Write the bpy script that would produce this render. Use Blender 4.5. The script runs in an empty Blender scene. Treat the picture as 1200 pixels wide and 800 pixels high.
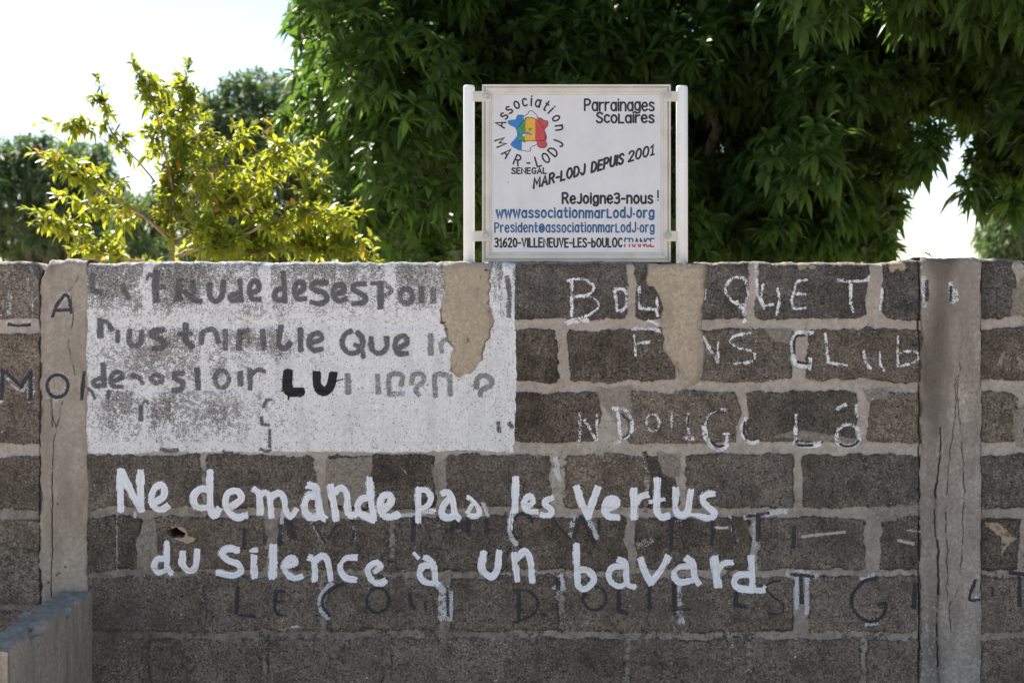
import bpy, math, random
import numpy as np
from mathutils import Vector
random.seed(7); RNG = np.random.default_rng(7)
S = bpy.context.scene; COL = S.collection
R = math.radians

# ------------------------------------------------------------------ camera, sky, sun, exposure
CAMZ, CAMD, PX = 1.62, 5.0, 0.003           # eye height, distance to the wall, metres per photo pixel on the wall
cam = bpy.data.objects.new('camera', bpy.data.cameras.new('camera')); COL.objects.link(cam)
cam.location = (0, -CAMD, CAMZ); cam.rotation_euler = (R(90), 0, 0)
cam.data.lens = 50; cam.data.sensor_width = 36; cam.data.shift_y = -50/1200
cam.data.clip_start = 0.05; cam.data.clip_end = 2000
cam.data.dof.use_dof = True; cam.data.dof.focus_distance = CAMD; cam.data.dof.aperture_fstop = 4.0
S.camera = cam
SUN_EL, SUN_AZ = 44.0, -30.0                 # behind the wall, to the left
w = bpy.data.worlds.new('World'); S.world = w; w.use_nodes = True
nt = w.node_tree; bg = nt.nodes['Background']
sky = nt.nodes.new('ShaderNodeTexSky'); sky.sky_type = 'NISHITA'; sky.sun_disc = False
sky.sun_elevation = R(SUN_EL); sky.sun_rotation = R(SUN_AZ)
sky.air_density = 1.0; sky.dust_density = 0.25; sky.ozone_density = 0.2
nt.links.new(sky.outputs[0], bg.inputs[0]); bg.inputs[1].default_value = 0.064
sl = bpy.data.lights.new('sun', 'SUN'); sl.energy = 5.0; sl.angle = R(0.5); sl.color = (1.0, 0.95, 0.88)
so = bpy.data.objects.new('sun', sl); COL.objects.link(so)
sd = Vector((math.sin(R(SUN_AZ))*math.cos(R(SUN_EL)), math.cos(R(SUN_AZ))*math.cos(R(SUN_EL)), math.sin(R(SUN_EL))))
so.rotation_euler = sd.to_track_quat('Z', 'Y').to_euler(); so.location = sd*40
S.view_settings.view_transform = 'Standard'; S.view_settings.look = 'None'
S.view_settings.exposure = 1.6; S.view_settings.gamma = 1.0

# ------------------------------------------------------------------ helpers
def wx(px, D=CAMD): return (px-600)*PX*D/CAMD
def wz(py, D=CAMD): return CAMZ+(350-py)*PX*D/CAMD
def at(px, py, D): return np.array((wx(px, D), D-CAMD, wz(py, D)))
def hsh(ix, iy, s):
    h = (ix.astype(np.int64)*374761393 + iy.astype(np.int64)*668265263 + s*1274126177) & 0xffffffff
    h = ((h ^ (h >> 13))*1274126177) & 0xffffffff
    return ((h ^ (h >> 16)) & 0xffff)/65535.0
def vn(x, y, s):
    ix = np.floor(x); iy = np.floor(y); fx = x-ix; fy = y-iy
    fx = fx*fx*(3-2*fx); fy = fy*fy*(3-2*fy)
    a = hsh(ix, iy, s); b = hsh(ix+1, iy, s); c = hsh(ix, iy+1, s); d = hsh(ix+1, iy+1, s)
    return (a*(1-fx)+b*fx)*(1-fy)+(c*(1-fx)+d*fx)*fy
def fbm(x, y, size, octv=3, s=0):            # -1..1, feature size in the units of x and y
    t = 0; a = 1; n = 0
    for k in range(octv):
        t = t+a*(vn(x/size+37.1*k, y/size+11.7*k, s+k)*2-1); n += a; a *= .5; size = size/2
    return t/n
def sst(a, b, x):
    t = np.clip((x-a)/(b-a), 0, 1); return t*t*(3-2*t)
def gau(x, y, cx, cy, rx, ry): return np.exp(-((x-cx)/rx)**2-((y-cy)/ry)**2)

def link(name, me, mat, parent=None):
    o = bpy.data.objects.new(name, me); COL.objects.link(o)
    if mat: me.materials.append(mat)
    if parent: o.parent = parent
    return o
def mesh_np(name, V, F, mat, parent=None, attrs=None, smooth=True):
    """V (n,3); F list of int arrays (m,3) or (m,4)."""
    me = bpy.data.meshes.new(name)
    F = [f for f in F if len(f)]
    me.vertices.add(len(V)); me.vertices.foreach_set('co', np.asarray(V, np.float32).ravel())
    tot = np.concatenate([np.full(len(f), f.shape[1]) for f in F]); lv = np.concatenate([f.ravel() for f in F])
    me.loops.add(len(lv)); me.loops.foreach_set('vertex_index', lv.astype(np.int32))
    me.polygons.add(len(tot)); st = np.concatenate(([0], np.cumsum(tot)[:-1]))
    me.polygons.foreach_set('loop_start', st.astype(np.int32)); me.polygons.foreach_set('loop_total', tot.astype(np.int32))
    if smooth: me.polygons.foreach_set('use_smooth', np.ones(len(tot), bool))
    me.update(calc_edges=True)
    for k, a in (attrs or {}).items():
        at_ = me.attributes.new(k, 'FLOAT', 'POINT'); at_.data.foreach_set('value', np.asarray(a, np.float32).ravel())
    return link(name, me, mat, parent)
def grid_mesh(name, P, mat, parent=None, attrs=None, cells=None):
    n, m = P.shape[:2]; I = np.arange(n*m).reshape(n, m)
    Q = np.stack([I[1:, :-1], I[1:, 1:], I[:-1, 1:], I[:-1, :-1]], -1)
    Q = Q[cells] if cells is not None else Q.reshape(-1, 4)
    V = P.reshape(-1, 3); A = {k: a.reshape(-1) for k, a in (attrs or {}).items()}
    if cells is not None:
        u, inv = np.unique(Q, return_inverse=True); Q = inv.reshape(-1, 4); V = V[u]; A = {k: a[u] for k, a in A.items()}
    return mesh_np(name, V, [Q], mat, parent, A)
class MB:
    """collects boxes, tubes and polygons into one mesh"""
    def __init__(s): s.v = []; s.f = []
    def add(s, vs, fs):
        b = len(s.v); s.v += [tuple(map(float, v)) for v in vs]; s.f += [tuple(b+i for i in f) for f in fs]
    def box(s, x0, x1, y0, y1, z0, z1):
        vs = [(x, y, z) for x in (x0, x1) for y in (y0, y1) for z in (z0, z1)]
        s.add(vs, [(0, 1, 3, 2), (4, 6, 7, 5), (0, 4, 5, 1), (2, 3, 7, 6), (0, 2, 6, 4), (1, 5, 7, 3)])
    def tube(s, pts, rad, n=8, cap=True):
        pts = [Vector(p) for p in pts]; vs = []; fs = []
        for i, p in enumerate(pts):
            t = (pts[min(i+1, len(pts)-1)]-pts[max(i-1, 0)]).normalized()
            a = t.orthogonal().normalized() if i == 0 else (a-t*a.dot(t)).normalized()
            b = t.cross(a); r = rad[i] if hasattr(rad, '__len__') else rad
            for k in range(n):
                q = 2*math.pi*k/n; vs.append(p+(a*math.cos(q)+b*math.sin(q))*r)
        for i in range(len(pts)-1):
            for k in range(n): fs.append((i*n+k, i*n+(k+1) % n, (i+1)*n+(k+1) % n, (i+1)*n+k))
        if cap: fs += [tuple(range(n))[::-1], tuple(range((len(pts)-1)*n, len(pts)*n))]
        s.add(vs, fs)
    def build(s, name, mat, parent=None, smooth=False, bevel=0):
        me = bpy.data.meshes.new(name); me.from_pydata(s.v, [], s.f); me.update()
        if smooth: me.polygons.foreach_set('use_smooth', [True]*len(me.polygons))
        o = link(name, me, mat, parent)
        if bevel:
            md = o.modifiers.new('bevel', 'BEVEL'); md.width = bevel; md.segments = 2; md.limit_method = 'ANGLE'
        return o
def thing(name, label, cat, loc=(0, 0, 0), group=None):
    o = bpy.data.objects.new(name, None); COL.objects.link(o); o.location = loc; o.empty_display_size = .1
    o['label'] = label; o['category'] = cat
    if group: o['group'] = group
    return o
def smooth_path(pts, step=1.2):
    pts = [np.array(p, float) for p in pts]
    if len(pts) < 3: return np.array(pts)
    closed = np.allclose(pts[0], pts[-1])
    e = [pts[-2]] + pts + [pts[1]] if closed else [2*pts[0]-pts[1]] + pts + [2*pts[-1]-pts[-2]]
    out = []
    for i in range(1, len(e)-2):
        p0, p1, p2, p3 = e[i-1:i+3]; n = max(2, int(np.linalg.norm(p2-p1)/step))
        for k in range(n):
            t = k/n; out.append(.5*(2*p1+(p2-p0)*t+(2*p0-5*p1+4*p2-p3)*t*t+(3*p1-p0-3*p2+p3)*t**3))
    out.append(e[-2]); return np.array(out)
def ell(cx, cy, rx, ry, a0=0, a1=360, n=14):
    return [(cx+rx*math.cos(R(a0+(a1-a0)*k/n)), cy+ry*math.sin(R(a0+(a1-a0)*k/n))) for k in range(n+1)]

# ------------------------------------------------------------------ materials
class NT:
    def __init__(s, name):
        s.m = bpy.data.materials.new(name); s.m.use_nodes = True; s.t = s.m.node_tree
        s.t.nodes.clear(); s.out = s.n('ShaderNodeOutputMaterial')
        s.co = None
    def n(s, ty, **kw):
        nd = s.t.nodes.new(ty)
        for k, v in kw.items(): setattr(nd, k, v)
        return nd
    def l(s, a, b): s.t.links.new(a, b)
    def put(s, sock, v):
        if isinstance(v, bpy.types.NodeSocket): s.l(v, sock)
        elif isinstance(v, (tuple, list)): sock.default_value = (*v, 1) if len(v) == 3 and sock.type == 'RGBA' else v
        else: sock.default_value = v
    def obj(s):
        if not s.co: s.co = s.n('ShaderNodeTexCoord').outputs['Object']
        return s.co
    def noise(s, scale, detail=3, rough=.55, stretch=None, dist=0):
        nd = s.n('ShaderNodeTexNoise'); nd.inputs['Scale'].default_value = scale
        nd.inputs['Detail'].default_value = detail; nd.inputs['Roughness'].default_value = rough
        nd.inputs['Distortion'].default_value = dist
        c = s.obj()
        if stretch:
            mp = s.n('ShaderNodeMapping'); mp.inputs['Scale'].default_value = stretch; s.l(c, mp.inputs['Vector']); c = mp.outputs[0]
        s.l(c, nd.inputs['Vector']); return nd.outputs['Fac']
    def attr(s, name): return s.n('ShaderNodeAttribute', attribute_name=name).outputs['Fac']
    def math(s, op, a, b=0.0, c=0.0, clamp=False):
        nd = s.n('ShaderNodeMath', operation=op, use_clamp=clamp)
        for i, v in enumerate((a, b, c)): s.put(nd.inputs[i], v)
        return nd.outputs[0]
    def rng(s, v, a, b, c=0.0, d=1.0, smooth=False):
        nd = s.n('ShaderNodeMapRange'); nd.interpolation_type = 'SMOOTHSTEP' if smooth else 'LINEAR'
        for i, q in enumerate((v, a, b, c, d)): s.put(nd.inputs[i], q)
        return nd.outputs[0]
    def mix(s, f, a, b, mode='MIX'):
        nd = s.n('ShaderNodeMix', data_type='RGBA', blend_type=mode)
        s.put(nd.inputs[0], f); s.put(nd.inputs[6], a); s.put(nd.inputs[7], b); return nd.outputs[2]
    def bump(s, h, strength=.5, dist=.002, nrm=None):
        nd = s.n('ShaderNodeBump'); nd.inputs['Strength'].default_value = strength; nd.inputs['Distance'].default_value = dist
        s.l(h, nd.inputs['Height'])
        if nrm: s.l(nrm, nd.inputs['Normal'])
        return nd.outputs[0]
    def bsdf(s, col, rough=.8, nrm=None, alpha=None, spec=.3, metal=0):
        b = s.n('ShaderNodeBsdfPrincipled'); s.put(b.inputs['Base Color'], col); s.put(b.inputs['Roughness'], rough)
        b.inputs['Specular IOR Level'].default_value = spec; b.inputs['Metallic'].default_value = metal
        if nrm: s.l(nrm, b.inputs['Normal'])
        if alpha is not None: s.put(b.inputs['Alpha'], alpha)
        return b.outputs[0]
    def done(s, sh): s.l(sh, s.out.inputs['Surface']); return s.m

def m_blocks():
    t = NT('hollow concrete block masonry')
    g1 = t.noise(130, 4, .7); g2 = t.noise(60, 5, .72); g3 = t.noise(26, 4, .65); g4 = t.noise(7, 3); g5 = t.noise(16, 4, .7, None, .4)
    grain = t.math('ADD', t.math('MULTIPLY', g1, .6), t.math('MULTIPLY', g2, .4))
    tint = t.attr('tint')
    brown = t.mix(t.rng(grain, .40, .61), (.028, .021, .015), (.262, .212, .170))
    grey = t.mix(t.rng(grain, .40, .60), (.034, .032, .033), (.205, .192, .184))
    blk = t.mix(t.attr('cool'), brown, grey)
    blk = t.mix(t.rng(g3, .50, .72, 0, .60), blk, (.185, .155, .125))
    blk = t.mix(t.rng(g5, .48, .68, 0, .62), blk, (.048, .038, .032))
    blk = t.mix(t.rng(g4, .42, .66, 0, .38), blk, (.075, .056, .040)); blk = t.mix(t.rng(t.noise(11, 5, .7, (1, 1, .6)), .55, .72, 0, .5), blk, (.15, .118, .09))
    sp = t.noise(140, 2, .5)
    blk = t.mix(t.rng(sp, .66, .72, 0, .85), blk, (.40, .36, .31))
    blk = t.mix(t.rng(sp, .35, .29, 0, .8), blk, (.016, .013, .011))
    pit = t.noise(75, 1, .4); blk = t.mix(t.rng(pit, .27, .235, 0, .9), blk, (.010, .008, .007))
    wsp = t.noise(95, 1, .4); blk = t.mix(t.rng(wsp, .765, .785, 0, .9), blk, (.60, .58, .56))
    bm = t.n('ShaderNodeMix', data_type='RGBA', blend_type='MULTIPLY'); bm.inputs[0].default_value = 1
    t.l(blk, bm.inputs[6]); t.l(tint, bm.inputs[7]); blk = bm.outputs[2]
    mor = t.mix(t.rng(g2, .3, .7), (.365, .312, .262), (.54, .472, .41))
    mor = t.mix(t.rng(g5, .48, .7, 0, .55), mor, (.275, .240, .205))
    mor = t.mix(t.math('MULTIPLY', t.attr('grime'), t.rng(g5, .3, .6, .55, 1.0)), mor, t.mix(t.rng(g2, .35, .65), (.115, .094, .076), (.225, .19, .16)))
    mor = t.mix(t.rng(sp, .36, .30, 0, .7), mor, (.07, .06, .05))
    mor = t.mix(t.rng(g1, .36, .30, 0, .5), mor, (.12, .10, .085))
    k = t.math('ADD', t.attr('mort'), t.rng(g2, .3, .7, -.38, .38))
    k = t.math('ADD', k, t.rng(g1, .3, .7, -.15, .15))
    c = t.mix(t.rng(k, .35, .65, smooth=True), blk, mor)
    k2 = t.math('ADD', t.attr('smear'), t.rng(g2, .25, .75, -.35, .35))
    c = t.mix(t.rng(k2, .3, .7, 0, .9), c, t.mix(t.rng(grain, .40, .62), (.17, .142, .118), (.36, .315, .27)))
    k3 = t.math('ADD', t.attr('tan'), t.rng(g2, .3, .7, -.2, .2))
    c = t.mix(t.rng(k3, .4, .6), c, t.mix(g2, (.34, .26, .17), (.48, .38, .26)))
    k4 = t.math('ADD', t.attr('chalk'), t.rng(g1, .3, .7, -.5, .5))
    c = t.mix(t.rng(k4, .3, .8, 0, .8), c, (.45, .43, .42))
    c = t.mix(t.attr('dirt_shade'), c, (.012, .010, .009))
    c = t.mix(t.math('MULTIPLY', t.attr('damp'), t.rng(g4, .2, .8, .5, 1.0)), c, t.mix(g2, (.055, .047, .042), (.14, .122, .108)))
    h = t.math('ADD', t.math('MULTIPLY', g1, .8), t.math('MULTIPLY', g2, 1.6))
    return t.done(t.bsdf(c, .93, t.bump(h, .65, .005), spec=.15))
def m_plaster(name, ca, cb, cd, pebbles=False, bump=.8):
    t = NT(name); g1 = t.noise(220, 3, .6); g2 = t.noise(80, 4, .65); g4 = t.noise(11, 5, .65, (1, 1, .35)); g5 = t.noise(30, 5, .7)
    c = t.mix(t.rng(g2, .34, .66), ca, cb); c = t.mix(t.rng(g5, .52, .74, 0, .5), c, tuple(x*.62 for x in ca))
    c = t.mix(t.rng(g4, .42, .68, 0, .8), c, cd)
    c = t.mix(t.rng(g1, .36, .28, 0, .5), c, tuple(x*.35 for x in ca))
    c = t.mix(t.rng(g1, .66, .74, 0, .5), c, tuple(min(1, x*1.6) for x in cb))
    if pebbles:
        v = t.n('ShaderNodeTexVoronoi'); v.inputs['Scale'].default_value = 70; t.l(t.obj(), v.inputs['Vector'])
        pk = t.math('MULTIPLY', t.rng(v.outputs['Distance'], .42, .30), t.math('GREATER_THAN', v.outputs['Color'], .55))
        c = t.mix(t.math('MULTIPLY', t.math('MULTIPLY', pk, t.rng(g2, .40, .60)), t.attr('pebble')), c, (.56, .53, .50))
    st = t.attr('stain'); c = t.mix(t.math('MULTIPLY', st, t.rng(g2, .25, .75, .4, .9)), c, (.088, .070, .056))
    c = t.mix(t.attr('smear'), c, (.30, .275, .25))
    c = t.mix(t.attr('dirt_shade'), c, (.014, .011, .010))
    h = t.math('ADD', g1, t.math('MULTIPLY', g2, 1.5))
    return t.done(t.bsdf(c, .92, t.bump(h, bump, .003), spec=.15))
def m_paint(name, ca, cb, amp=1.5, fine=230, thin=0.0, rough=.75, hi=1.0, brush=0.0, pits=0.0):
    t = NT(name); n1 = t.noise(fine, 4, .68); n2 = t.noise(60, 4, .6); n3 = t.noise(240, 2, .5, (1, 1, .25))
    cov = t.attr('cov')
    k = t.math('ADD', cov, t.math('MULTIPLY', t.math('SUBTRACT', n1, .5), amp)); k = t.math('ADD', k, t.math('MULTIPLY', t.math('SUBTRACT', t.noise(22, 5, .72), .5), amp*.45))
    k = t.math('ADD', k, t.math('MULTIPLY', t.math('SUBTRACT', n2, .5), amp*.6))
    c = t.mix(t.rng(n2, .3, .7), ca, cb)
    if brush:                                                   # streaks that run along each brush stroke
        cv = t.n('ShaderNodeCombineXYZ'); t.l(t.math('MULTIPLY', t.attr('su'), .035), cv.inputs[0]); t.l(t.math('MULTIPLY', t.attr('sv'), .85), cv.inputs[1]); t.l(t.math('MULTIPLY', t.attr('sid'), 7.3), cv.inputs[2])
        b = t.n('ShaderNodeTexNoise'); b.inputs['Scale'].default_value = 1; b.inputs['Detail'].default_value = 3; t.l(cv.outputs[0], b.inputs['Vector']); b = b.outputs['Fac']
        k = t.math('ADD', k, t.math('MULTIPLY', t.math('SUBTRACT', b, .58), brush))
        c = t.mix(t.rng(b, .40, .58, .55, 0), c, tuple(x*.76 for x in ca)); h = t.math('ADD', b, n3)
    else:
        if pits: c = t.mix(t.rng(t.noise(13, 5, .72, (1, 1, .4)), .46, .70, 0, .6), c, (.47, .455, .45))
        c = t.mix(t.rng(n3, .5, .68, 0, .4), c, tuple(x*.72 for x in ca)); h = n3
    a = t.rng(k, .42, .58, 0, hi, smooth=True)
    if thin: a = t.math('MAXIMUM', a, t.math('MULTIPLY', t.rng(cov, .3, .6), thin))
    if pits:
        sp = t.noise(150, 2, .5); a = t.math('MULTIPLY', a, t.rng(sp, .30, .36, 1-pits, 1))
        c = t.mix(t.rng(sp, .40, .34, 0, .5), c, (.22, .21, .21))
    return t.done(t.bsdf(c, rough, t.bump(h, .4, .0016), alpha=a, spec=.25))
def m_simple(name, ca, cb, rough=.5, scale=40, spec=.4, bump=.1, grime=None, metal=0, stretch=None):
    t = NT(name); n1 = t.noise(scale, 4, .6, stretch); n2 = t.noise(scale*7, 2)
    c = t.mix(t.rng(n1, .35, .65), ca, cb)
    if grime: c = t.mix(t.rng(t.noise(scale*.6, 5, .7), .55, .8, 0, .55), c, grime)
    return t.done(t.bsdf(c, t.rng(n1, .3, .7, rough*.85, min(1, rough*1.2)), t.bump(n2, bump, .001), spec=spec, metal=metal))
def m_leaf(name, dark, light, trans, ft, warm=None, rough=.38, spec=.35):
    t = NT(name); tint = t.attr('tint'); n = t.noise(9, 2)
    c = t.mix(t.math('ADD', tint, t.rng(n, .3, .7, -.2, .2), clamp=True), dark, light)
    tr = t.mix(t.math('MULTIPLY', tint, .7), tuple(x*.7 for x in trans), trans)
    if warm:
        wv = t.rng(t.attr('warm'), .5, .55); c = t.mix(wv, c, warm); tr = t.mix(wv, tr, tuple(min(1, x*1.1) for x in warm))
    d = t.bsdf(c, rough, spec=spec)
    tn = t.n('ShaderNodeBsdfTranslucent'); t.put(tn.inputs[0], tr)
    mx = t.n('ShaderNodeMixShader'); mx.inputs[0].default_value = ft; t.l(d, mx.inputs[1]); t.l(tn.outputs[0], mx.inputs[2])
    return t.done(mx.outputs[0])
MB_BLOCK = m_blocks()
M_PIL_L = m_plaster('tan cement render', (.315, .265, .218), (.45, .388, .325), (.24, .196, .152))
M_PIL_R = m_plaster('grey cement render with pebbles', (.30, .252, .215), (.53, .462, .405), (.20, .165, .138), True, 1.1)
M_PATCH = m_plaster('sandy cement patch', (.33, .268, .200), (.53, .44, .335), (.36, .295, .225), bump=.7)
M_LOW = m_plaster('rough grey render', (.30, .25, .205), (.47, .40, .335), (.235, .192, .155), bump=.6)
M_WASH = m_paint('worn whitewash', (.64, .625, .63), (.80, .78, .79), 1.6, 165, .50, pits=.9)
M_WHITE = m_paint('white brush paint', (.79, .79, .83), (.86, .86, .90), 1.15, 200, brush=1.7)
M_OLDW = m_paint('flaking white paint', (.68, .68, .71), (.80, .80, .82), 2.2, 250)
M_HALO = m_paint('chalky white ghost paint', (.60, .60, .62), (.72, .72, .73), 1.9, 200, .1, hi=.75)
M_FADE = m_paint('faded grey letters', (.085, .082, .085), (.16, .155, .158), 1.6, 170, .5, hi=.82)
M_FADE2 = m_paint('washed out grey letters', (.13, .128, .135), (.22, .215, .22), 1.8, 170, .35, hi=.6)
M_OLDD = m_paint('old dark letters', (.030, .029, .037), (.064, .061, .071), 2.0, 210, .3, hi=.92)
M_BLACK = m_paint('fresh black paint', (.010, .010, .011), (.016, .016, .017), .7, 260, rough=.55, brush=.5)
M_SCR = m_paint('pale scratches', (.36, .32, .27), (.45, .41, .36), 1.3, 240)
M_SIGN = m_simple('white sign enamel', (.575, .57, .60), (.615, .608, .635), .38, 9, .4, .03, (.62, .58, .54))
def m_sign_face():
    t = NT('white sign enamel with specks'); n1 = t.noise(9, 4, .6); n2 = t.noise(110, 1, .4); n3 = t.noise(14, 5, .7, (1, 1, .25))
    c = t.mix(t.rng(n1, .35, .65), (.585, .58, .615), (.64, .632, .665)); c = t.mix(t.rng(n3, .56, .78, 0, .35), c, (.45, .42, .38))
    c = t.mix(t.rng(n2, .775, .79, 0, .7), c, (.20, .17, .14))
    return t.done(t.bsdf(c, t.rng(n3, .3, .7, .32, .5), t.bump(t.noise(30, 2), .05, .002), spec=.4))
M_FACE = m_sign_face()
M_FRAME = m_simple('cream lacquered aluminium', (.54, .51, .455), (.62, .59, .535), .42, 14, .4, .05, (.40, .35, .28), stretch=(1, 1, 1))
M_POST = m_simple('white painted steel', (.76, .76, .77), (.81, .81, .82), .4, 10, .4, .03, (.62, .60, .58))
M_BOLT = m_simple('galvanised bolt', (.40, .39, .375), (.52, .51, .49), .45, 60, .5, .1, (.35, .28, .2))
M_INK = m_simple('black sign ink', (.012, .012, .016), (.022, .022, .028), .45, 60)
M_BLUE = m_simple('blue sign ink', (.018, .085, .21), (.03, .12, .27), .45, 60)
M_EBLUE = m_simple('blue enamel', (.02, .15, .42), (.03, .2, .5), .45, 60)
M_EGREEN = m_simple('green enamel', (.05, .22, .06), (.08, .28, .08), .45, 60)
M_EYEL = m_simple('amber enamel', (.62, .30, .02), (.72, .38, .04), .45, 60)
M_ERED = m_simple('red enamel', (.44, .04, .05), (.52, .07, .08), .45, 60)
M_BARK = m_simple('grey brown bark', (.05, .04, .03), (.13, .105, .08), .9, 18, .1, .8)
M_TWIG = m_simple('pale tan bark', (.20, .14, .085), (.32, .235, .15), .8, 30, .15, .4)
M_MANGO = m_leaf('mango leaf', (.026, .056, .014), (.088, .155, .040), (.20, .36, .04), .32, rough=.5, spec=.25)
M_FAR = m_leaf('haze tinted leaf', (.10, .142, .075), (.17, .215, .10), (.16, .28, .05), .28, rough=.6, spec=.2)  # haze put into the colour: leaves lightened for distance
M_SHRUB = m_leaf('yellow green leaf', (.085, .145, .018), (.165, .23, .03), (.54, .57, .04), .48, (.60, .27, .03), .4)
M_SAND = m_simple('pale sandy ground', (.41, .35, .29), (.51, .44, .37), .95, 2.2, .1, .5)

# ------------------------------------------------------------------ ground
MB_ = MB(); MB_.add([(-600, -600, 0), (600, -600, 0), (600, 600, 0), (-600, 600, 0)], [(0, 1, 2, 3)])
gr = MB_.build('ground', M_SAND); gr['kind'] = 'structure'

# ------------------------------------------------------------------ the block wall
wall = thing('block_wall', 'weathered concrete block wall with cement pillars, whitewash and hand painted slogans', 'wall')
ROWS = [(296, 373.5), (385.5, 446.5), (458.5, 518.5), (532.5, 594.5), (606.5, 667), (676.5, 739), (749, 812), (822, 884), (892, 960)]
JN = {0: [(-105, 5), (175, 6), (311, 6), (456, 6), (596, 6), (740, 5), (881, 6), (1026, 9), (1193, 5)],
      1: [(240, 5), (371, 5), (512, 5), (660, 7.5), (800, 8), (939, 9)],
      2: [(165, 5), (310, 6), (445, 5), (585, 5), (719, 17), (870, 5), (1010, 6), (1196, 5)],
      3: [(238, 4, .7), (378, 8), (517, 7), (653, 8, .7), (757, 3, .4), (800, 6, .9), (935, 6)],
      4: [(171, 5), (317, 8), (459, 5, .7), (601, 5, .5), (740, 6), (884, 5), (1024, 9), (1199, 5)],
      5: [(236, 6, .35), (380, 7, .7), (520, 8, .7), (657, 5, .6), (796, 6, .45), (939, 9)],
      6: [(170, 4, .4), (310, 4, .8), (452, 5, .8), (598, 3, .4), (735, 4, .6), (875, 4, .7), (1013, 5, .8)],
      7: [(240, 5), (380, 5), (520, 5), (657, 5), (796, 5), (939, 5)], 8: [(170, 5), (310, 5), (452, 5), (598, 5), (735, 5), (875, 5), (1013, 5)]}
for k in JN:                                                   # running bond beyond the frame
    off = 0 if k % 2 == 0 else 70
    JN[k] += [(1340+off+140*i, 5) for i in range(14)] + [(-100-off-140*i, 5) for i in range(14)]
ROWS_L = [(296, 374), (391, 519), (535, 596.5), (609, 641), (644, 707), (716, 780), (790, 850), (860, 950)]
def ztop_px(x):                                               # height of the wall's top edge, photo pixels
    y = 308.6+fbm(x, x*0, 60, 3, 5)*1.6+fbm(x, x*0+9, 9, 3, 8)*1.5
    y = y+2.2*sst(0, 60, x)*(1-sst(60, 100, x))-3.2*sst(1030, 1075, x)*(1-sst(1170, 1260, x))
    y = y+8*gau(x, x*0, 47, 0, 5, 1)
    return y
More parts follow.
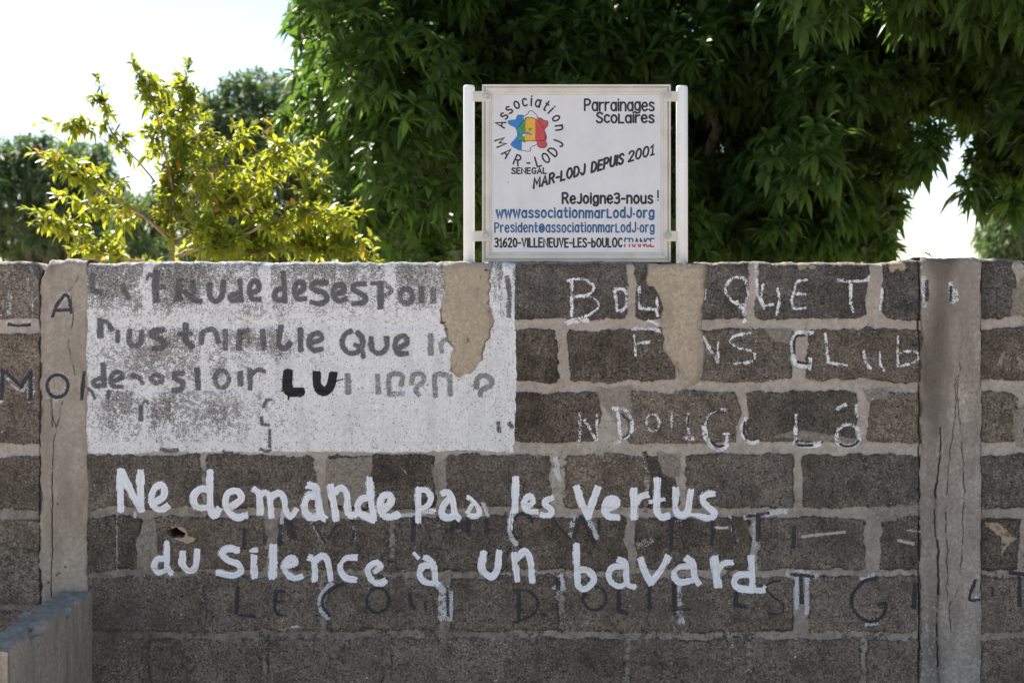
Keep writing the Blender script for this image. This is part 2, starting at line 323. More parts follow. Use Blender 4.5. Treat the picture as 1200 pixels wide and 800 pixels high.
def wall_fields(X, Y, rows, panel):
    dx = fbm(X, Y, 30, 3, 11)*5.5+fbm(X, Y, 9, 3, 14)*2.4; dy = fbm(X, Y, 34, 3, 21)*4.0+fbm(X, Y, 9, 3, 24)*2.4
    x = X+dx; y = Y+dy
    sdf = np.full(X.shape, -6.0); bid = np.zeros(X.shape); jst = np.ones(X.shape)
    for k, (a, b) in enumerate(rows):
        inr = (y > a-6) & (y < b+6)
        dv = np.minimum(y-a, b-y); dh = np.full(X.shape, 60.0); idx = np.zeros(X.shape)
        if panel != 'left' or True:
            for jx, hw, *st in JN.get(k, []):
                if panel == 'left' and jx > -90: continue
                if panel == 'main' and st: jst = jst-(1-st[0])*inr*gau(x, y, jx, 0, hw*2.2, 1e6)
                dh = np.minimum(dh, np.abs(x-jx)-hw); idx += (x > jx)
        s = np.where(np.minimum(dv, dh) > 5, np.minimum(dv, dh), -np.log(np.exp(-dv/2.0)+np.exp(-dh/2.0))*2.0)
        up = inr & (s > sdf); sdf = np.where(up, s, sdf); bid = np.where(up, k*57+idx+1, bid)
    f = {}
    f['grime'] = np.clip(.12+.44*sst(540, 620, Y)+.36*sst(530, 545, Y)*sst(640, 560, X)+fbm(X, Y, 70, 3, 37)*.3, 0, 1)
    f['mort'] = sst(2.2, -1.6, sdf+1.8*f['grime'])*np.clip(jst, 0, 1)
    rnd = hsh(bid, bid*3+7, 5); rn2 = hsh(bid, bid*5+1, 9)
    low = sst(600, 800, Y)
    f['tint'] = .76+.46*rnd+fbm(X, Y, 70, 3, 31)*.24+fbm(X, Y, 17, 4, 35)*.34+fbm(X, Y*.3, 8, 2, 36)*.10+.42*low  # low term colours the bottom rows lighter to offset weaker light there
    f['cool'] = np.clip(.08+.85*sst(382, 374, Y)*(.6+.4*rnd)+.22*(rn2 > .6)*(1-low), 0, 1)
    f['mort'] = f['mort']*(1-.16*sst(680, 760, Y))*(1-.45*sst(590, 700, Y)*sst(.05, .3, fbm(X, Y, 45, 3, 33)))
    sm = np.zeros(X.shape); tan = np.zeros(X.shape); dirt_shade = np.zeros(X.shape); damp = np.zeros(X.shape); hole = np.zeros(X.shape)
    if panel == 'main':
        inp = lambda poly: np.clip(poly_sdf(X+dx*.8, Y+dy*.8, poly)/3+.5, 0, 1)
        for poly in ([(384, 536), (437, 533), (436, 560), (428, 594), (396, 592), (381, 566)],
                     [(697, 452), (742, 452), (738, 500), (722, 498), (703, 476)], [(893, 384), (926, 384), (928, 404), (905, 398)],
                     [(158, 668), (160, 632), (176, 606), (184, 606), (186, 668)], [(898, 512), (1012, 522), (1012, 516), (940, 503)],
                     [(1010, 455), (1048, 454), (1040, 466), (1015, 468)], [(505, 545), (526, 532), (522, 575), (508, 580)],
                     [(770, 528), (800, 530), (800, 560), (778, 556)], [(1018, 596), (1078, 590), (1078, 604), (1050, 610), (1022, 612)]):
            sm = np.maximum(sm, inp(poly)*.80)
        for poly in ([(202, 617), (214, 619), (221, 628), (232, 631), (219, 637), (203, 632)],):
            tan = np.maximum(tan, inp(poly))
        for cx, cy, r in ((940, 312, 7), (953, 313, 5), (1046, 314, 7), (1057, 313, 7), (1050, 311, 8)):
            tan = np.maximum(tan, .85*gau(X, Y, cx, cy, r, r*.8))
        hole = np.clip(poly_sdf(X+dx*.5, Y+dy*.5, [(197, 623), (206, 617.5), (210, 621), (217, 626), (215, 631), (200, 631)])/2.0, 0, 1)
        dirt_shade = np.maximum(dirt_shade, hole)  # hole interior also coloured near black
        crv = 1.6+1.2*fbm(Y, Y*0, 18, 2, 71)
        seam = np.abs(X-(1077+fbm(Y, X*0, 14, 3, 72)*1.5)); dirt_shade = np.maximum(dirt_shade, sst(crv, .2, seam)*(.55+.45*(fbm(Y, Y*0, 40, 2, 75) > -.3)))
        damp = .70*gau(X, Y, 130, 735, 60, 45)+.30*low*sst(.0, .5, fbm(X, Y, 60, 4, 77))
        f['chalk'] = .52*sst(98, 106, X)*sst(606, 600, X)*sst(531, 526, Y)
    elif panel == 'right':
        inp = lambda poly: np.clip(poly_sdf(X+dx*.8, Y+dy*.8, poly)/3+.5, 0, 1)
        for poly in ([(1186, 340), (1200, 318), (1204, 370), (1184, 372)], [(1163, 432), (1172, 415), (1178, 412), (1172, 430)], [(1190, 415), (1199, 425), (1200, 435), (1192, 430)],
                     [(1186, 480), (1200, 470), (1200, 524), (1190, 524)]):
            sm = np.maximum(sm, inp(poly)*.95)
        tan = np.maximum(tan, inp([(1152, 610), (1170, 610), (1182, 622), (1192, 630), (1180, 640), (1172, 654), (1172, 628), (1156, 616)])*.56)
        seam = np.abs(X-(1149+fbm(Y, X*0, 14, 3, 82)*1.5)); dirt_shade = np.maximum(dirt_shade, sst(1.6, .2, seam)*.8)
    else:
        sm = .55*sst(590, 620, Y)*(fbm(X, Y, 40, 3, 84)*.5+.5)+.4*gau(X, Y, 20, 448, 22, 8)
        seam = np.abs(X-(47+fbm(Y, X*0, 14, 3, 92)*1.8)); dirt_shade = np.maximum(dirt_shade, sst(2.2, .3, seam)*.9)
        f['cool'] = f['cool']*.25; f['tint'] = f['tint']*1.12
    dirt_shade = np.maximum(dirt_shade, .5*gau(sdf, sdf*0, .3, 0, 1.1, 1)*sst(-.05, .3, fbm(X, Y, 24, 3, 58))*(sm < .3))  # patchy dark line painted at block borders as crevice shade
    f['smear'] = sm; f['tan'] = tan; f['dirt_shade'] = dirt_shade; f['damp'] = np.clip(damp, 0, 1)
    f.setdefault('chalk', np.zeros(X.shape))
    # depth towards +Y (into the wall), metres
    h = .0068*sst(1.5, -2.5, sdf)-.0012*fbm(X, Y, 22, 3, 41)-.0010*fbm(X, Y, 4, 2, 45)-.0016*sst(.2, .9, sm)-.0022*fbm(X, Y, 170, 2, 48)
    if panel == 'main': h = h*(1-.55*sst(99, 103, X)*sst(606, 602, X)*sst(531, 527, Y))
    h = h+.0016*gau(sdf, sdf*0, 0, 0, 1.4, 1)*(fbm(X, Y, 18, 2, 52) > -.2)
    h = h+.05*sst(.1, .9, hole)+.003*dirt_shade*(hole < .1)+.003*tan*(1-hole)
    return h, f
def poly_sdf(X, Y, poly):                                      # positive inside, pixels
    d = np.full(X.shape, 1e9); ins = np.zeros(X.shape, bool); n = len(poly)
    for i in range(n):
        ax, ay = poly[i]; bx, by = poly[(i+1) % n]
        ex, ey = bx-ax, by-ay; t = np.clip(((X-ax)*ex+(Y-ay)*ey)/(ex*ex+ey*ey), 0, 1)
        d = np.minimum(d, np.hypot(X-ax-t*ex, Y-ay-t*ey))
        c = ((ay > Y) != (by > Y)) & (X < (bx-ax)*(Y-ay)/(by-ay+1e-12)+ax); ins ^= c
    return np.where(ins, d, -d)

FS = 0.85                                                       # fine step, photo pixels
GY = np.concatenate([np.linspace(0, 1, 3)[:-1]*6, np.arange(6, 516, FS), np.arange(516, 596, 9)])   # below the top edge
GY = GY[GY <= 583.0]; GY = np.append(GY, 583.0)
THICK = .15
class Grid: pass
def finish_top(g, P, f):
    """add the wall's top and its back to a front grid P (rows from the top down)"""
    n, m = P.shape[:2]; top = P[0]
    ys = [.028, .06, .10, THICK]; rows = []
    for q, y in enumerate(ys):
        r = top.copy(); r[:, 1] = np.maximum(y, top[:, 1]+.004*(q+1)); r[:, 2] = top[:, 2]+.004*sst(0, .03, np.full(m, y))+fbm(top[:, 0]*100, np.full(m, y*100), 4, 3, 61)*.006
        rows.append(r)
    b = rows[-1].copy(); b[:, 2] = -.1
    rows.append(b); E = np.stack(rows[::-1])
    P2 = np.concatenate([E, P]); f2 = {k: np.concatenate([np.repeat(a[:1], len(rows), 0), a]) for k, a in f.items()}
    return P2, f2
def make_panel(name, gx, rows, panel, label=None):
    X = np.tile(gx, (len(GY), 1)); tp = ztop_px(gx)
    Y = tp[None, :]+(GY/583.0)[:, None]*(891-tp[None, :]+20)
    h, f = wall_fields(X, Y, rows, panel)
    chip = sst(4.5+3*fbm(X, Y*0, 25, 3, 66), 0, Y-tp[None, :])
    h = h+chip*(.012+.012*np.clip(fbm(X, Y*0, 17, 3, 67), 0, 1))
    if panel == 'left': h = h+.05*sst(0, 50, X)*sst(9, 0, Y-tp[None, :]-3)*.6
    f['smear'] = np.maximum(f['smear'], .75*sst(3.2, 1.0, Y-tp[None, :]))
    P = np.stack([wx(X), h, wz(Y)], -1)
    g = Grid(); g.P = P; g.X = X; g.Y = Y; g.gx = gx
    P2, f2 = finish_top(g, P, f)
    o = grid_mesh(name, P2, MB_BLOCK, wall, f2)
    if label: o['label'] = label
    return g
coarse = lambda a, b: np.arange(a, b, 14.0)
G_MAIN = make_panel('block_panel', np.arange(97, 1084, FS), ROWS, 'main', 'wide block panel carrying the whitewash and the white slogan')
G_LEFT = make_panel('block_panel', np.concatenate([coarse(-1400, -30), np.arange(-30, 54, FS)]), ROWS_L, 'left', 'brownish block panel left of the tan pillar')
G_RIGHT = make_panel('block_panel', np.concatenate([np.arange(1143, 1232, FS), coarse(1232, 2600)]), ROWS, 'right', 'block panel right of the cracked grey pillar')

def crack(X, Y, pts, wd, seed, wig=1.6):
    """mask of a hairline crack that follows pts (x,y px)"""
    p = smooth_path(pts, 6); m = np.zeros(X.shape)
    x = np.interp(Y, p[:, 1], p[:, 0])+fbm(Y, Y*0, 16, 4, seed)*wig+fbm(Y, Y*0+5, 3.5, 2, seed+9)*.9
    ok = (Y > p[0, 1]) & (Y < p[-1, 1]); wv = wd*(.65+.5*fbm(Y, Y*0, 25, 2, seed+3))
    brk = .35+.65*(fbm(Y, Y*0+8, 9, 2, seed+17) > -.35)
    return np.where(ok, sst(wv+.5, wv*.2, np.abs(X-x))*brk, 0)
def make_pillar(xl, xr, mat, seed, kind, label):
    nc = int((xr-xl)/FS)+1; u = np.linspace(0, 1, nc)
    yt = 305.5 if kind == 'left' else 303.2
    row = (GY/583.0)
    L = np.zeros((len(GY), nc)); Y0 = yt+row*(911-yt)
    eL = xl+fbm(Y0, Y0*0, 16, 3, seed)*2.6+fbm(Y0, Y0*0+3, 4, 2, seed+7)*1.3; eR = xr+fbm(Y0, Y0*0, 16, 3, seed+20)*1.6+fbm(Y0, Y0*0+3, 4, 2, seed+27)*.6
    if kind == 'left': eL = eL+7*sst(328, 310, Y0); 
    X = eL[:, None]*(1-u)[None, :]+eR[:, None]*u[None, :]
    top = yt+fbm(X[0], X[0]*0, 13, 3, seed+31)*(2.6 if kind == 'left' else 4.5)+fbm(X[0], X[0]*0, 5, 2, seed+33)*1.0
    if kind == 'left': top = top+6*gau(X[0], X[0]*0, 50, 0, 5, 1)
    else: top = top+2.5*gau(X[0], X[0]*0, 1078, 0, 8, 1)+2.5*gau(X[0], X[0]*0, 1150, 0, 8, 1)
    Y = top[None, :]+row[:, None]*(911-top[None, :])
    f = {k: np.zeros(X.shape) for k in ('stain', 'smear', 'dirt_shade', 'pebble')}
    h = -.005-.0012*fbm(X, Y, 30, 3, seed+40)-.0006*fbm(X, Y, 4, 2, seed+44)
    edge = np.minimum(X-eL[:, None], eR[:, None]-X); h = h+.0035*sst(3, 0, edge)
    d = f['dirt_shade']
    if kind == 'left':
        for pts, wd in (([(84, 345), (86, 372), (81, 400), (84, 422), (88, 440)], .35), ([(61, 462), (62, 490), (68, 505), (63, 520), (62, 580), (61, 640), (60, 700)], .75),
                        ([(74, 470), (69, 490), (66, 500)], .45), ([(92, 325), (80, 342)], .3), ([(57, 440), (60, 470), (61, 500)], .3)):
            if pts[0][1] < pts[-1][1]: d = np.maximum(d, crack(X, Y, pts, wd, seed+len(pts)))
        f['stain'] = .22*gau(X, Y, 66, 405, 5, 30)+.10*sst(70, 50, X)+.55*gau(X, Y, 60, 316, 5, 10)+.12*gau(X, Y, 96, 600, 6, 60)
        for cx, cy in ((70, 671), (67, 673), (77, 664), (57, 682), (68, 590)): d = np.maximum(d, .9*gau(X, Y, cx, cy, 1.4, 1.3))
        f['smear'] = .3*gau(X, Y, 80, 390, 9, 60)+.22*gau(X, Y, 80, 560, 9, 60)
        h = h+.012*sst(318, 306, Y)*sst(75, 55, X)
    else:
        for pts, wd, sd in (([(1123, 425), (1122, 470), (1126, 520), (1128, 545)], .4, 1), ([(1100, 500), (1102, 530), (1098, 555), (1095, 580), (1096, 625), (1098, 642), (1100, 665), (1099, 700), (1098, 735), (1100, 800)], 1.5, 2),
                            ([(1108, 545), (1110, 570), (1107, 600), (1109, 650), (1109, 690), (1112, 705), (1112, 740)], .5, 3),
                            ([(1128, 545), (1128, 600), (1126, 640), (1125, 670)], .6, 4), ([(1120, 440), (1118, 460), (1117, 500), (1110, 545)], .35, 5), ([(1121, 690), (1116, 700), (1112, 706)], .4, 6)):
            d = np.maximum(d, crack(X, Y, pts, wd, seed+sd*9, 2.6))
        f['stain'] = .95*gau(X, Y, 1103, 360, 15, 100)+.5*gau(X, Y, 1090, 440, 14, 60)+.7*gau(X, Y, 1098, 310, 22, 12)+.3*gau(X, Y, 1090, 430, 12, 40)
        f['smear'] = .42*gau(X, Y, 1132, 340, 9, 38)+.3*gau(X, Y, 1118, 390, 6, 40)+.28*gau(X, Y, 1118, 640, 20, 50)
        f['pebble'] = sst(690, 730, Y)+.35*sst(540, 700, Y)*sst(1140, 1150, X+fbm(X, Y, 20, 2, 3)*4)+.3*(X < 1096)*(Y > 530)
        h = h+.0022*sst(-.8, .8, X-np.interp(Y, [300, 500, 560, 640, 740, 900], [1060, 1060, 1096, 1098, 1100, 1100]))*-2.6
        lft = sst(.8, -.8, X-(np.interp(Y, [300, 500, 560, 640, 740, 900], [1070, 1098, 1096, 1098, 1100, 1100])+fbm(Y, Y*0, 16, 4, seed+18)*2.6)); f['stain'] = np.clip(f['stain']+.35*lft+.3*sst(.1, .5, fbm(X, Y, 40, 4, seed+77)), 0, 1)
    d = np.clip(d+.6*sst(1.2, 0, edge)*(fbm(Y, X, 20, 2, seed+60) > 0), 0, 1); f['dirt_shade'] = d; h = h+.005*d  # ragged edge shadow painted along both pillar sides
    chip = sst(5, 0, Y-top[None, :]); h = h+chip*.014
    P = np.stack([wx(X), h, wz(Y)], -1)
    g = Grid(); g.P = P.copy(); g.X = X; g.Y = Y; g.gx = None
    side = lambda q: np.concatenate([q[:, :1], q, q[:, -1:]], 1)
    P = side(P); P[:, 0, 1] = .02; P[:, -1, 1] = .02; f = {k: side(a) for k, a in f.items()}
    P2, f2 = finish_top(g, P, f)
    o = grid_mesh('pillar', P2, mat, wall, f2); o['label'] = label
    return g
G_PL = make_pillar(48, 102.5, M_PIL_L, 100, 'left', 'tan cement pillar with a thin vertical crack')
G_PR = make_pillar(1078.5, 1149, M_PIL_R, 300, 'right', 'grey cement pillar split by long cracks')

# ------------------------------------------------------------------ paint and patches on the wall
def layer(name, g, cov, mat, off, label=None, thick=None, extra=None):
    c = cov > -.15
    cells = c[1:, :-1] | c[1:, 1:] | c[:-1, 1:] | c[:-1, :-1]
    if not cells.any(): return None
    P = g.P.copy(); P[..., 1] -= off
    if thick is not None: P[..., 1] -= thick
    o = grid_mesh(name, P, mat, wall, {'cov': cov, **(extra or {k: np.zeros(cov.shape) for k in ('stain', 'smear', 'dirt_shade')})}, cells)
    if label: o['label'] = label
    return o
def stroke_cov(g, strokes, width, wear=1.3, soft=1.5, kscale=1.0):
    """strokes: lists of photo-pixel points; ('w', width, pts) overrides the width; a leading '|' keeps corners sharp"""
    cov = np.full(g.X.shape, -1.0); su = np.zeros(g.X.shape); sv = np.zeros(g.X.shape); sid = np.zeros(g.X.shape)
    for si, s in enumerate(strokes):
        wd, sharp, wr = width, False, wear
        while isinstance(s[0], (str, int, float)):
            if s[0] == '|': sharp = True; s = s[1:]
            elif s[0] == 'w': wd = s[1]; s = s[2:]
            elif s[0] == 'k': wr = .5+(s[1]-.5)*kscale; s = s[2:]
        p = np.array(s, float) if sharp else smooth_path(s, 2.5)
        m = wd/2+soft*2.5
        x0, x1, y0, y1 = p[:, 0].min()-m, p[:, 0].max()+m, p[:, 1].min()-m, p[:, 1].max()+m
        rr = np.where((g.Y[:, 0] > y0-4) & (g.Y[:, 0] < y1+4))[0]; cc = np.where((g.X[0] > x0-6) & (g.X[0] < x1+6))[0]
        if not len(rr) or not len(cc): continue
        sl_ = np.s_[rr[0]:rr[-1]+1, cc[0]:cc[-1]+1]; X = g.X[sl_]; Y = g.Y[sl_]
        d = np.full(X.shape, 1e9); U = np.zeros(X.shape); V = np.zeros(X.shape); acc = 0.0; ns = len(p)-1; hw = wd/2
        for i in range(ns):
            (ax, ay), (bx, by) = p[i], p[i+1]
            ex, ey = bx-ax, by-ay; L = math.hypot(ex, ey)+1e-9; q = ((X-ax)*ex+(Y-ay)*ey)/L; lat = ((X-ax)*ey-(Y-ay)*ex)/L
            t = np.clip(q, 0, L); ov = np.abs(q-t)
            rag = fbm(lat, lat*0+si*3.7, 2.2, 2, 90+si)*.30*hw if wd > 6 else 0
            end = ((i == 0) & (q < 0)) | ((i == ns-1) & (q > L))
            dd = np.where(end, ((np.abs(lat)**4+np.maximum(ov*1.25+rag, 0)**4)**.25), np.hypot(lat, ov))
            up = dd < d; d = np.where(up, dd, d); U = np.where(up, acc+t, U); V = np.where(up, lat, V); acc += L
        wig = fbm(U, V*0+si*5.1, 9, 2, 60+si)*.10*wd
        c = np.minimum(wr, .5+(hw+wig-d)/soft*.5)
        up = c > cov[sl_]
        for A, B in ((su, U), (sv, V), (sid, np.full(X.shape, float(si)))): A[sl_] = np.where(up, B, A[sl_])
        cov[sl_] = np.maximum(cov[sl_], c)
    return cov, {'su': su, 'sv': sv, 'sid': sid}
def words(name, g, lst, mat, width, off, wear=1.3, soft=1.5, fmt='{}', kscale=1.0):
    for nm, strokes in lst:
        cov, ex = stroke_cov(g, strokes, width, wear, soft, kscale); layer(name, g, cov, mat, off, fmt.format(nm), None, ex)

# whitewash
X, Y = G_MAIN.X, G_MAIN.Y
edge = np.minimum(np.minimum(X-100.5, 604-X+fbm(Y, Y*0, 40, 3, 7)*3.2+fbm(Y, Y*0, 6, 2, 6)*1.2), 529.5-Y+fbm(X, X*0, 50, 4, 8)*3.6+fbm(X, X*0, 6, 2, 5)*1.2)
ho, ff = wall_fields(X, Y, ROWS, 'main'); mo = ff['mort']
c = .70+fbm(X, Y, 60, 3, 201)*.14+fbm(X, Y, 16, 3, 205)*.14
blkm = 1-mo
c += fbm(X*1.0, Y*.28, 9, 3, 209)*.10
c -= .15*blkm*sst(372, 352, Y)*sst(560, 540, X+fbm(X, Y, 30, 2, 9)*10)
c -= .14*blkm*sst(345, 318, Y)
for a, cx, cy, rx, ry in ((.62, 185, 404, 38, 20), (.50, 285, 400, 42, 24), (.3, 350, 402, 40, 22), (.35, 125, 345, 22, 28), (.2, 215, 345, 40, 30), (.42, 132, 485, 16, 26), (.36, 195, 482, 22, 20),
                          (.36, 243, 480, 30, 20), (.34, 283, 495, 28, 22), (.4, 145, 465, 14, 20), (.38, 588, 335, 14, 34), (.25, 590, 420, 12, 28), (.22, 588, 480, 8, 40), (.25, 170, 432, 40, 14), (.22, 495, 345, 30, 28), (.2, 240, 440, 50, 14)):
    c -= a*.5*gau(X, Y, cx, cy, rx, ry)*(.45+.55*blkm)
c += .16*mo*np.clip(.55+fbm(X, Y, 14, 3, 207)*1.2, 0, 1)+.16*sst(505, 524, Y)+.14*sst(290, 420, X)*sst(370, 390, Y)-.08*sst(320, 200, X)
c = np.minimum(c, .5+edge/1.6); c = np.where(edge > -3, c, -1)
layer('whitewash', G_MAIN, c, M_WASH, .0007, 'worn white painted rectangle on the upper left of the wall')

faded = [
 ('line beginning', [('k', .62, (109, 322), (108, 338), (118, 343)), ('k', .6, (144, 335), (150, 349)), ('w', 3.5, (172, 327), (175, 321), (178, 323)), ('w', 8, (183.5, 320), (182, 338), (183, 352)), ('w', 5, 'k', .6, (183, 337), (192, 336))]),
 ('tude', [(210, 329), (209, 350), ] and [('w', 7, (210, 329), (209, 350)), ('w', 6, (217, 342), (227, 351), (235, 353)), ('w', 6, 'k', .58, (226, 330), (227, 345)), (246, 333) and [(246, 333), (246, 347), (252.5, 353), (260, 347), (262, 330)],
   [(280, 343), (270, 347), (272, 352), (282, 350)], [(281, 329), (282.5, 352)], [(295, 343), (303, 339), (302, 331), (296, 330), (292, 340), (296, 350), (304, 351)]]),
 ('desespoir', [[(332.5, 338), (324, 340), (322, 348), (327, 352), (333, 350)], [(332, 320), (334, 353)], [(347, 345), (356, 338), (355, 331), (348, 332), (345, 341), (349, 350), (358, 350)],
   [(382.5, 331.5), (370, 331), (365, 336), (371, 341), (380, 343), (383, 351), (375, 356), (365, 354)], [(391, 345), (403, 341), (401.7, 334), (393, 335.5), (390.5, 345), (397, 353), (405, 350)],
   [(427, 332.5), (416, 333.5), (413.5, 339), (421, 343), (428, 348), (427, 354), (414, 356)], ('w', 7, (446, 332), (446, 360)), ('w', 4, (436, 332), (444, 332)), ('w', 5, 'k', .52, (450, 332), (458, 340), (452, 347)),
   ('k', .58, *ell(476, 347, 7.5, 8.5)), ('k', .6, (494, 338), (494, 353)), ('k', .5, (508, 340), (508, 353))]),
 ('plus', [('w', 6.5, (117, 375), (118, 393)), ('w', 5, (117, 375), (126, 378), (131, 386)), ('w', 5, (138, 388), (138, 400)), ('k', .62, (152, 388), (152, 402), (160, 405), (166, 399), (166, 389)), ('k', .72, (191, 386), (180, 388), (178, 393), (189, 398), (194, 403), (188, 408), (180, 408))]),
 ('terrible', [('w', 7, (217.5, 381), (218, 398), (225, 406)), ('w', 5, 'k', .7, (210, 391), (224, 391)), ('k', .62, (236, 402), (237, 391), (244, 386), (252, 388), (256, 400)), ('k', .6, (264, 388), (264, 408)), ('k', .6, (281, 388), (280, 408)), ('k', .58, (281, 390), (290, 387)), ('k', .55, (308, 388), (309, 408)),
   [(329, 383), (327, 404), (335, 408), (340, 402)], [(352, 386), (352.5, 410)], [(363, 402), (377, 397), (373, 390), (364, 394), (362, 404), (368, 410), (377, 409)]]),
 ('que', [ell(413, 401, 12, 13, -60, 260), ('w', 5, (416, 404), (424, 408), (426, 418)), [(435, 396), (436, 409), (445, 414), (453, 407), (453, 396)], [(466, 408), (477, 402), (474, 394), (466, 396), (463, 405), (467, 414), (477, 414)]]),
 ('le', [('w', 6, (504.7, 393), (504.7, 414)), ('k', .6, 'w', 5, (518, 412), (517, 403), (524, 397), (531, 404))]),
 ('second desespoir', [('w', 6, (121, 427), (122, 452)), ('w', 5, (118, 443), (109, 447), (112, 452), (121, 451)), ('w', 5, (130, 447), (144, 442), (142, 437), (135, 436), (129.5, 444), (132, 452), (143, 453)), ('k', .6, 'w', 5, (155, 440), (163, 442), (167, 449)), ('k', .62, 'w', 5, (190, 446), (182, 449), (177, 444), (183, 439), (191, 442)),
   ('w', 6, 'k', .7, (214, 437), (204, 438), (206, 444), (214, 448), (212, 456), (203, 457)), ('w', 6, (231, 433), (232, 455)), ('k', .6, 'w', 5, *ell(260, 444, 8, 10)), ('k', .7, 'w', 6, (281.7, 437), (281.7, 450)), ('w', 6, 'k', .75, (293, 434), (293, 455)), ('w', 4.5, (296, 438), (302, 433), (310, 435))]),
 ('i meme', [('w', 6.5, (407.5, 440), (408, 459)), ('w', 5.5, 'k', .75, (442.5, 440), (443, 460)), ('w', 5.5, 'k', .72, (456, 462), (456.5, 440), (471, 439.5), (470, 451)), ('k', .5, 'w', 5, (457, 462), (472, 461)),
   ('w', 5, 'k', .7, (482, 449), (485, 439), (493, 438), (497, 445), (487, 456), (491, 463)), ('w', 5.5, 'k', .7, (510, 463), (510, 440), (524, 439.5)), ('w', 5.5, 'k', .68, (527, 441), (527.5, 462)), ('w', 6, 'k', .85, (558, 453), (560, 443), (568, 440), (576, 445), (574, 452), (564, 457), (563, 463))]),
 ('remnants', [('w', 5, (165, 476), (165, 491)), ('w', 3, (168, 472), (171, 469), (173.5, 472.5)), ('w', 3, (318, 468), (312, 469), (309, 477)), ('w', 3, '|', (306, 489), (307, 497), (315, 497.6)), ('w', 3, (316, 504), (316, 523)), ('w', 3, (306, 526), (312, 529), (317, 527)), ('w', 3, (100, 454), (107, 458), (111, 466)), ('w', 3, (127, 456), (126.7, 466)),
   ('w', 4, 'k', .7, (189, 526), (196, 528), (208, 527)), ('w', 3, 'k', .8, (262, 528), (266, 531), (272, 530)), ('w', 5, 'k', .62, (594, 325), (597, 345), (596, 370)), ('w', 4, 'k', .65, (584, 495), (585, 505)), ('w', 5, 'k', .8, (597, 496), (600, 500))]),
]
def thin(lst, f):
    return [(nm, [(*(('w', s[1]*f)+tuple(s[2:])),) if s[0] == 'w' else (s[:2]+('w', s[3]*f)+s[4:] if len(s) > 3 and s[0] == 'k' and s[2] == 'w' else s) for s in ss]) for nm, ss in lst]
def norm(lst):                                                  # every stroke a flat tuple
    out = []
    for nm, ss in lst: out.append((nm, [tuple(s) for s in ss]))
    return out
PALE = ('i meme', 'le')
words('faded_word', G_MAIN, [q for q in norm(faded) if q[0] in PALE], M_FADE2, 6, .0012, .72, 2.1, 'washed out grey lettering {} on the whitewash', .6)
words('faded_word', G_MAIN, [q for q in norm(faded) if q[0] not in PALE], M_FADE, 6, .0012, .70, 2.1, 'faded grey lettering {} on the whitewash', .55)
words('black_word', G_MAIN, [('LU', [('w', 11.5, (337.5, 437), (336.7, 453), (341, 459), (352.5, 459)), ('w', 10.5, (371, 438.5), (372, 452), (379, 459), (387, 453), (390.5, 439)), ('w', 5, 'k', .7, (334, 440), (333, 456)), ('w', 2, (338, 461), (338, 468)), ('w', 2, (330, 458), (336, 455)), ('w', 1.6, (392, 447), (402, 444)), ('w', 2, (350, 462), (352, 465))])],
      M_BLACK, 10, .0017, 1.3, 1.3, 'bold black letters LU')

# cement patches below the sign posts
tpm = ztop_px(G_MAIN.gx)[None, :]
def patch(poly, seed, label):
    x = X+fbm(X, Y, 22, 3, seed)*4+fbm(X, Y, 6, 2, seed+4)*2; y = Y+fbm(X, Y, 22, 3, seed+9)*4+fbm(X, Y, 6, 2, seed+5)*2.4; x = x+fbm(X, Y, 12, 3, seed+7)*3
    s = poly_sdf(x, y, poly); th = .0065*sst(0, 8, s)+.0022*fbm(X, Y, 24, 4, seed+12)*sst(0, 6, s)+.0035*sst(-1, 2.5, s)+G_MAIN.P[..., 1]*.75*sst(1, 7, s)*(Y > tpm+6)
    layer('cement_patch', G_MAIN, np.where(s > -.7, 1, -1.0), M_PATCH, .0016, label, th, {'stain': np.clip(.35*sst(.15, .6, fbm(X, Y*.45, 14, 4, seed+31))+.35*sst(4, 0, s)*sst(0, .4, fbm(X, Y, 12, 2, seed+33)), 0, 1), 'smear': .5*sst(.2, .7, fbm(X, Y*.6, 30, 4, seed+35)), 'dirt_shade': .9*sst(.70, .78, fbm(X, Y, 3.2, 1, seed+37))*sst(.1, .4, fbm(X, Y, 30, 2, seed+38))+.6*sst(1.2, 0, s)*sst(-.2, .3, fbm(X, Y, 16, 2, seed+39))})
patch([(519, 290), (576, 290), (574, 340), (575, 395), (566, 412), (556, 432), (540, 443), (531, 437), (532, 415), (524, 395), (517, 372), (522, 340)], 400, 'tan cement patch under the left sign post')
patch([(760, 290), (826, 290), (826, 335), (822, 375), (824, 425), (818, 446), (800, 450), (792, 430), (778, 405), (776, 360), (770, 340), (758, 333)], 440, 'tan cement patch under the right sign post')

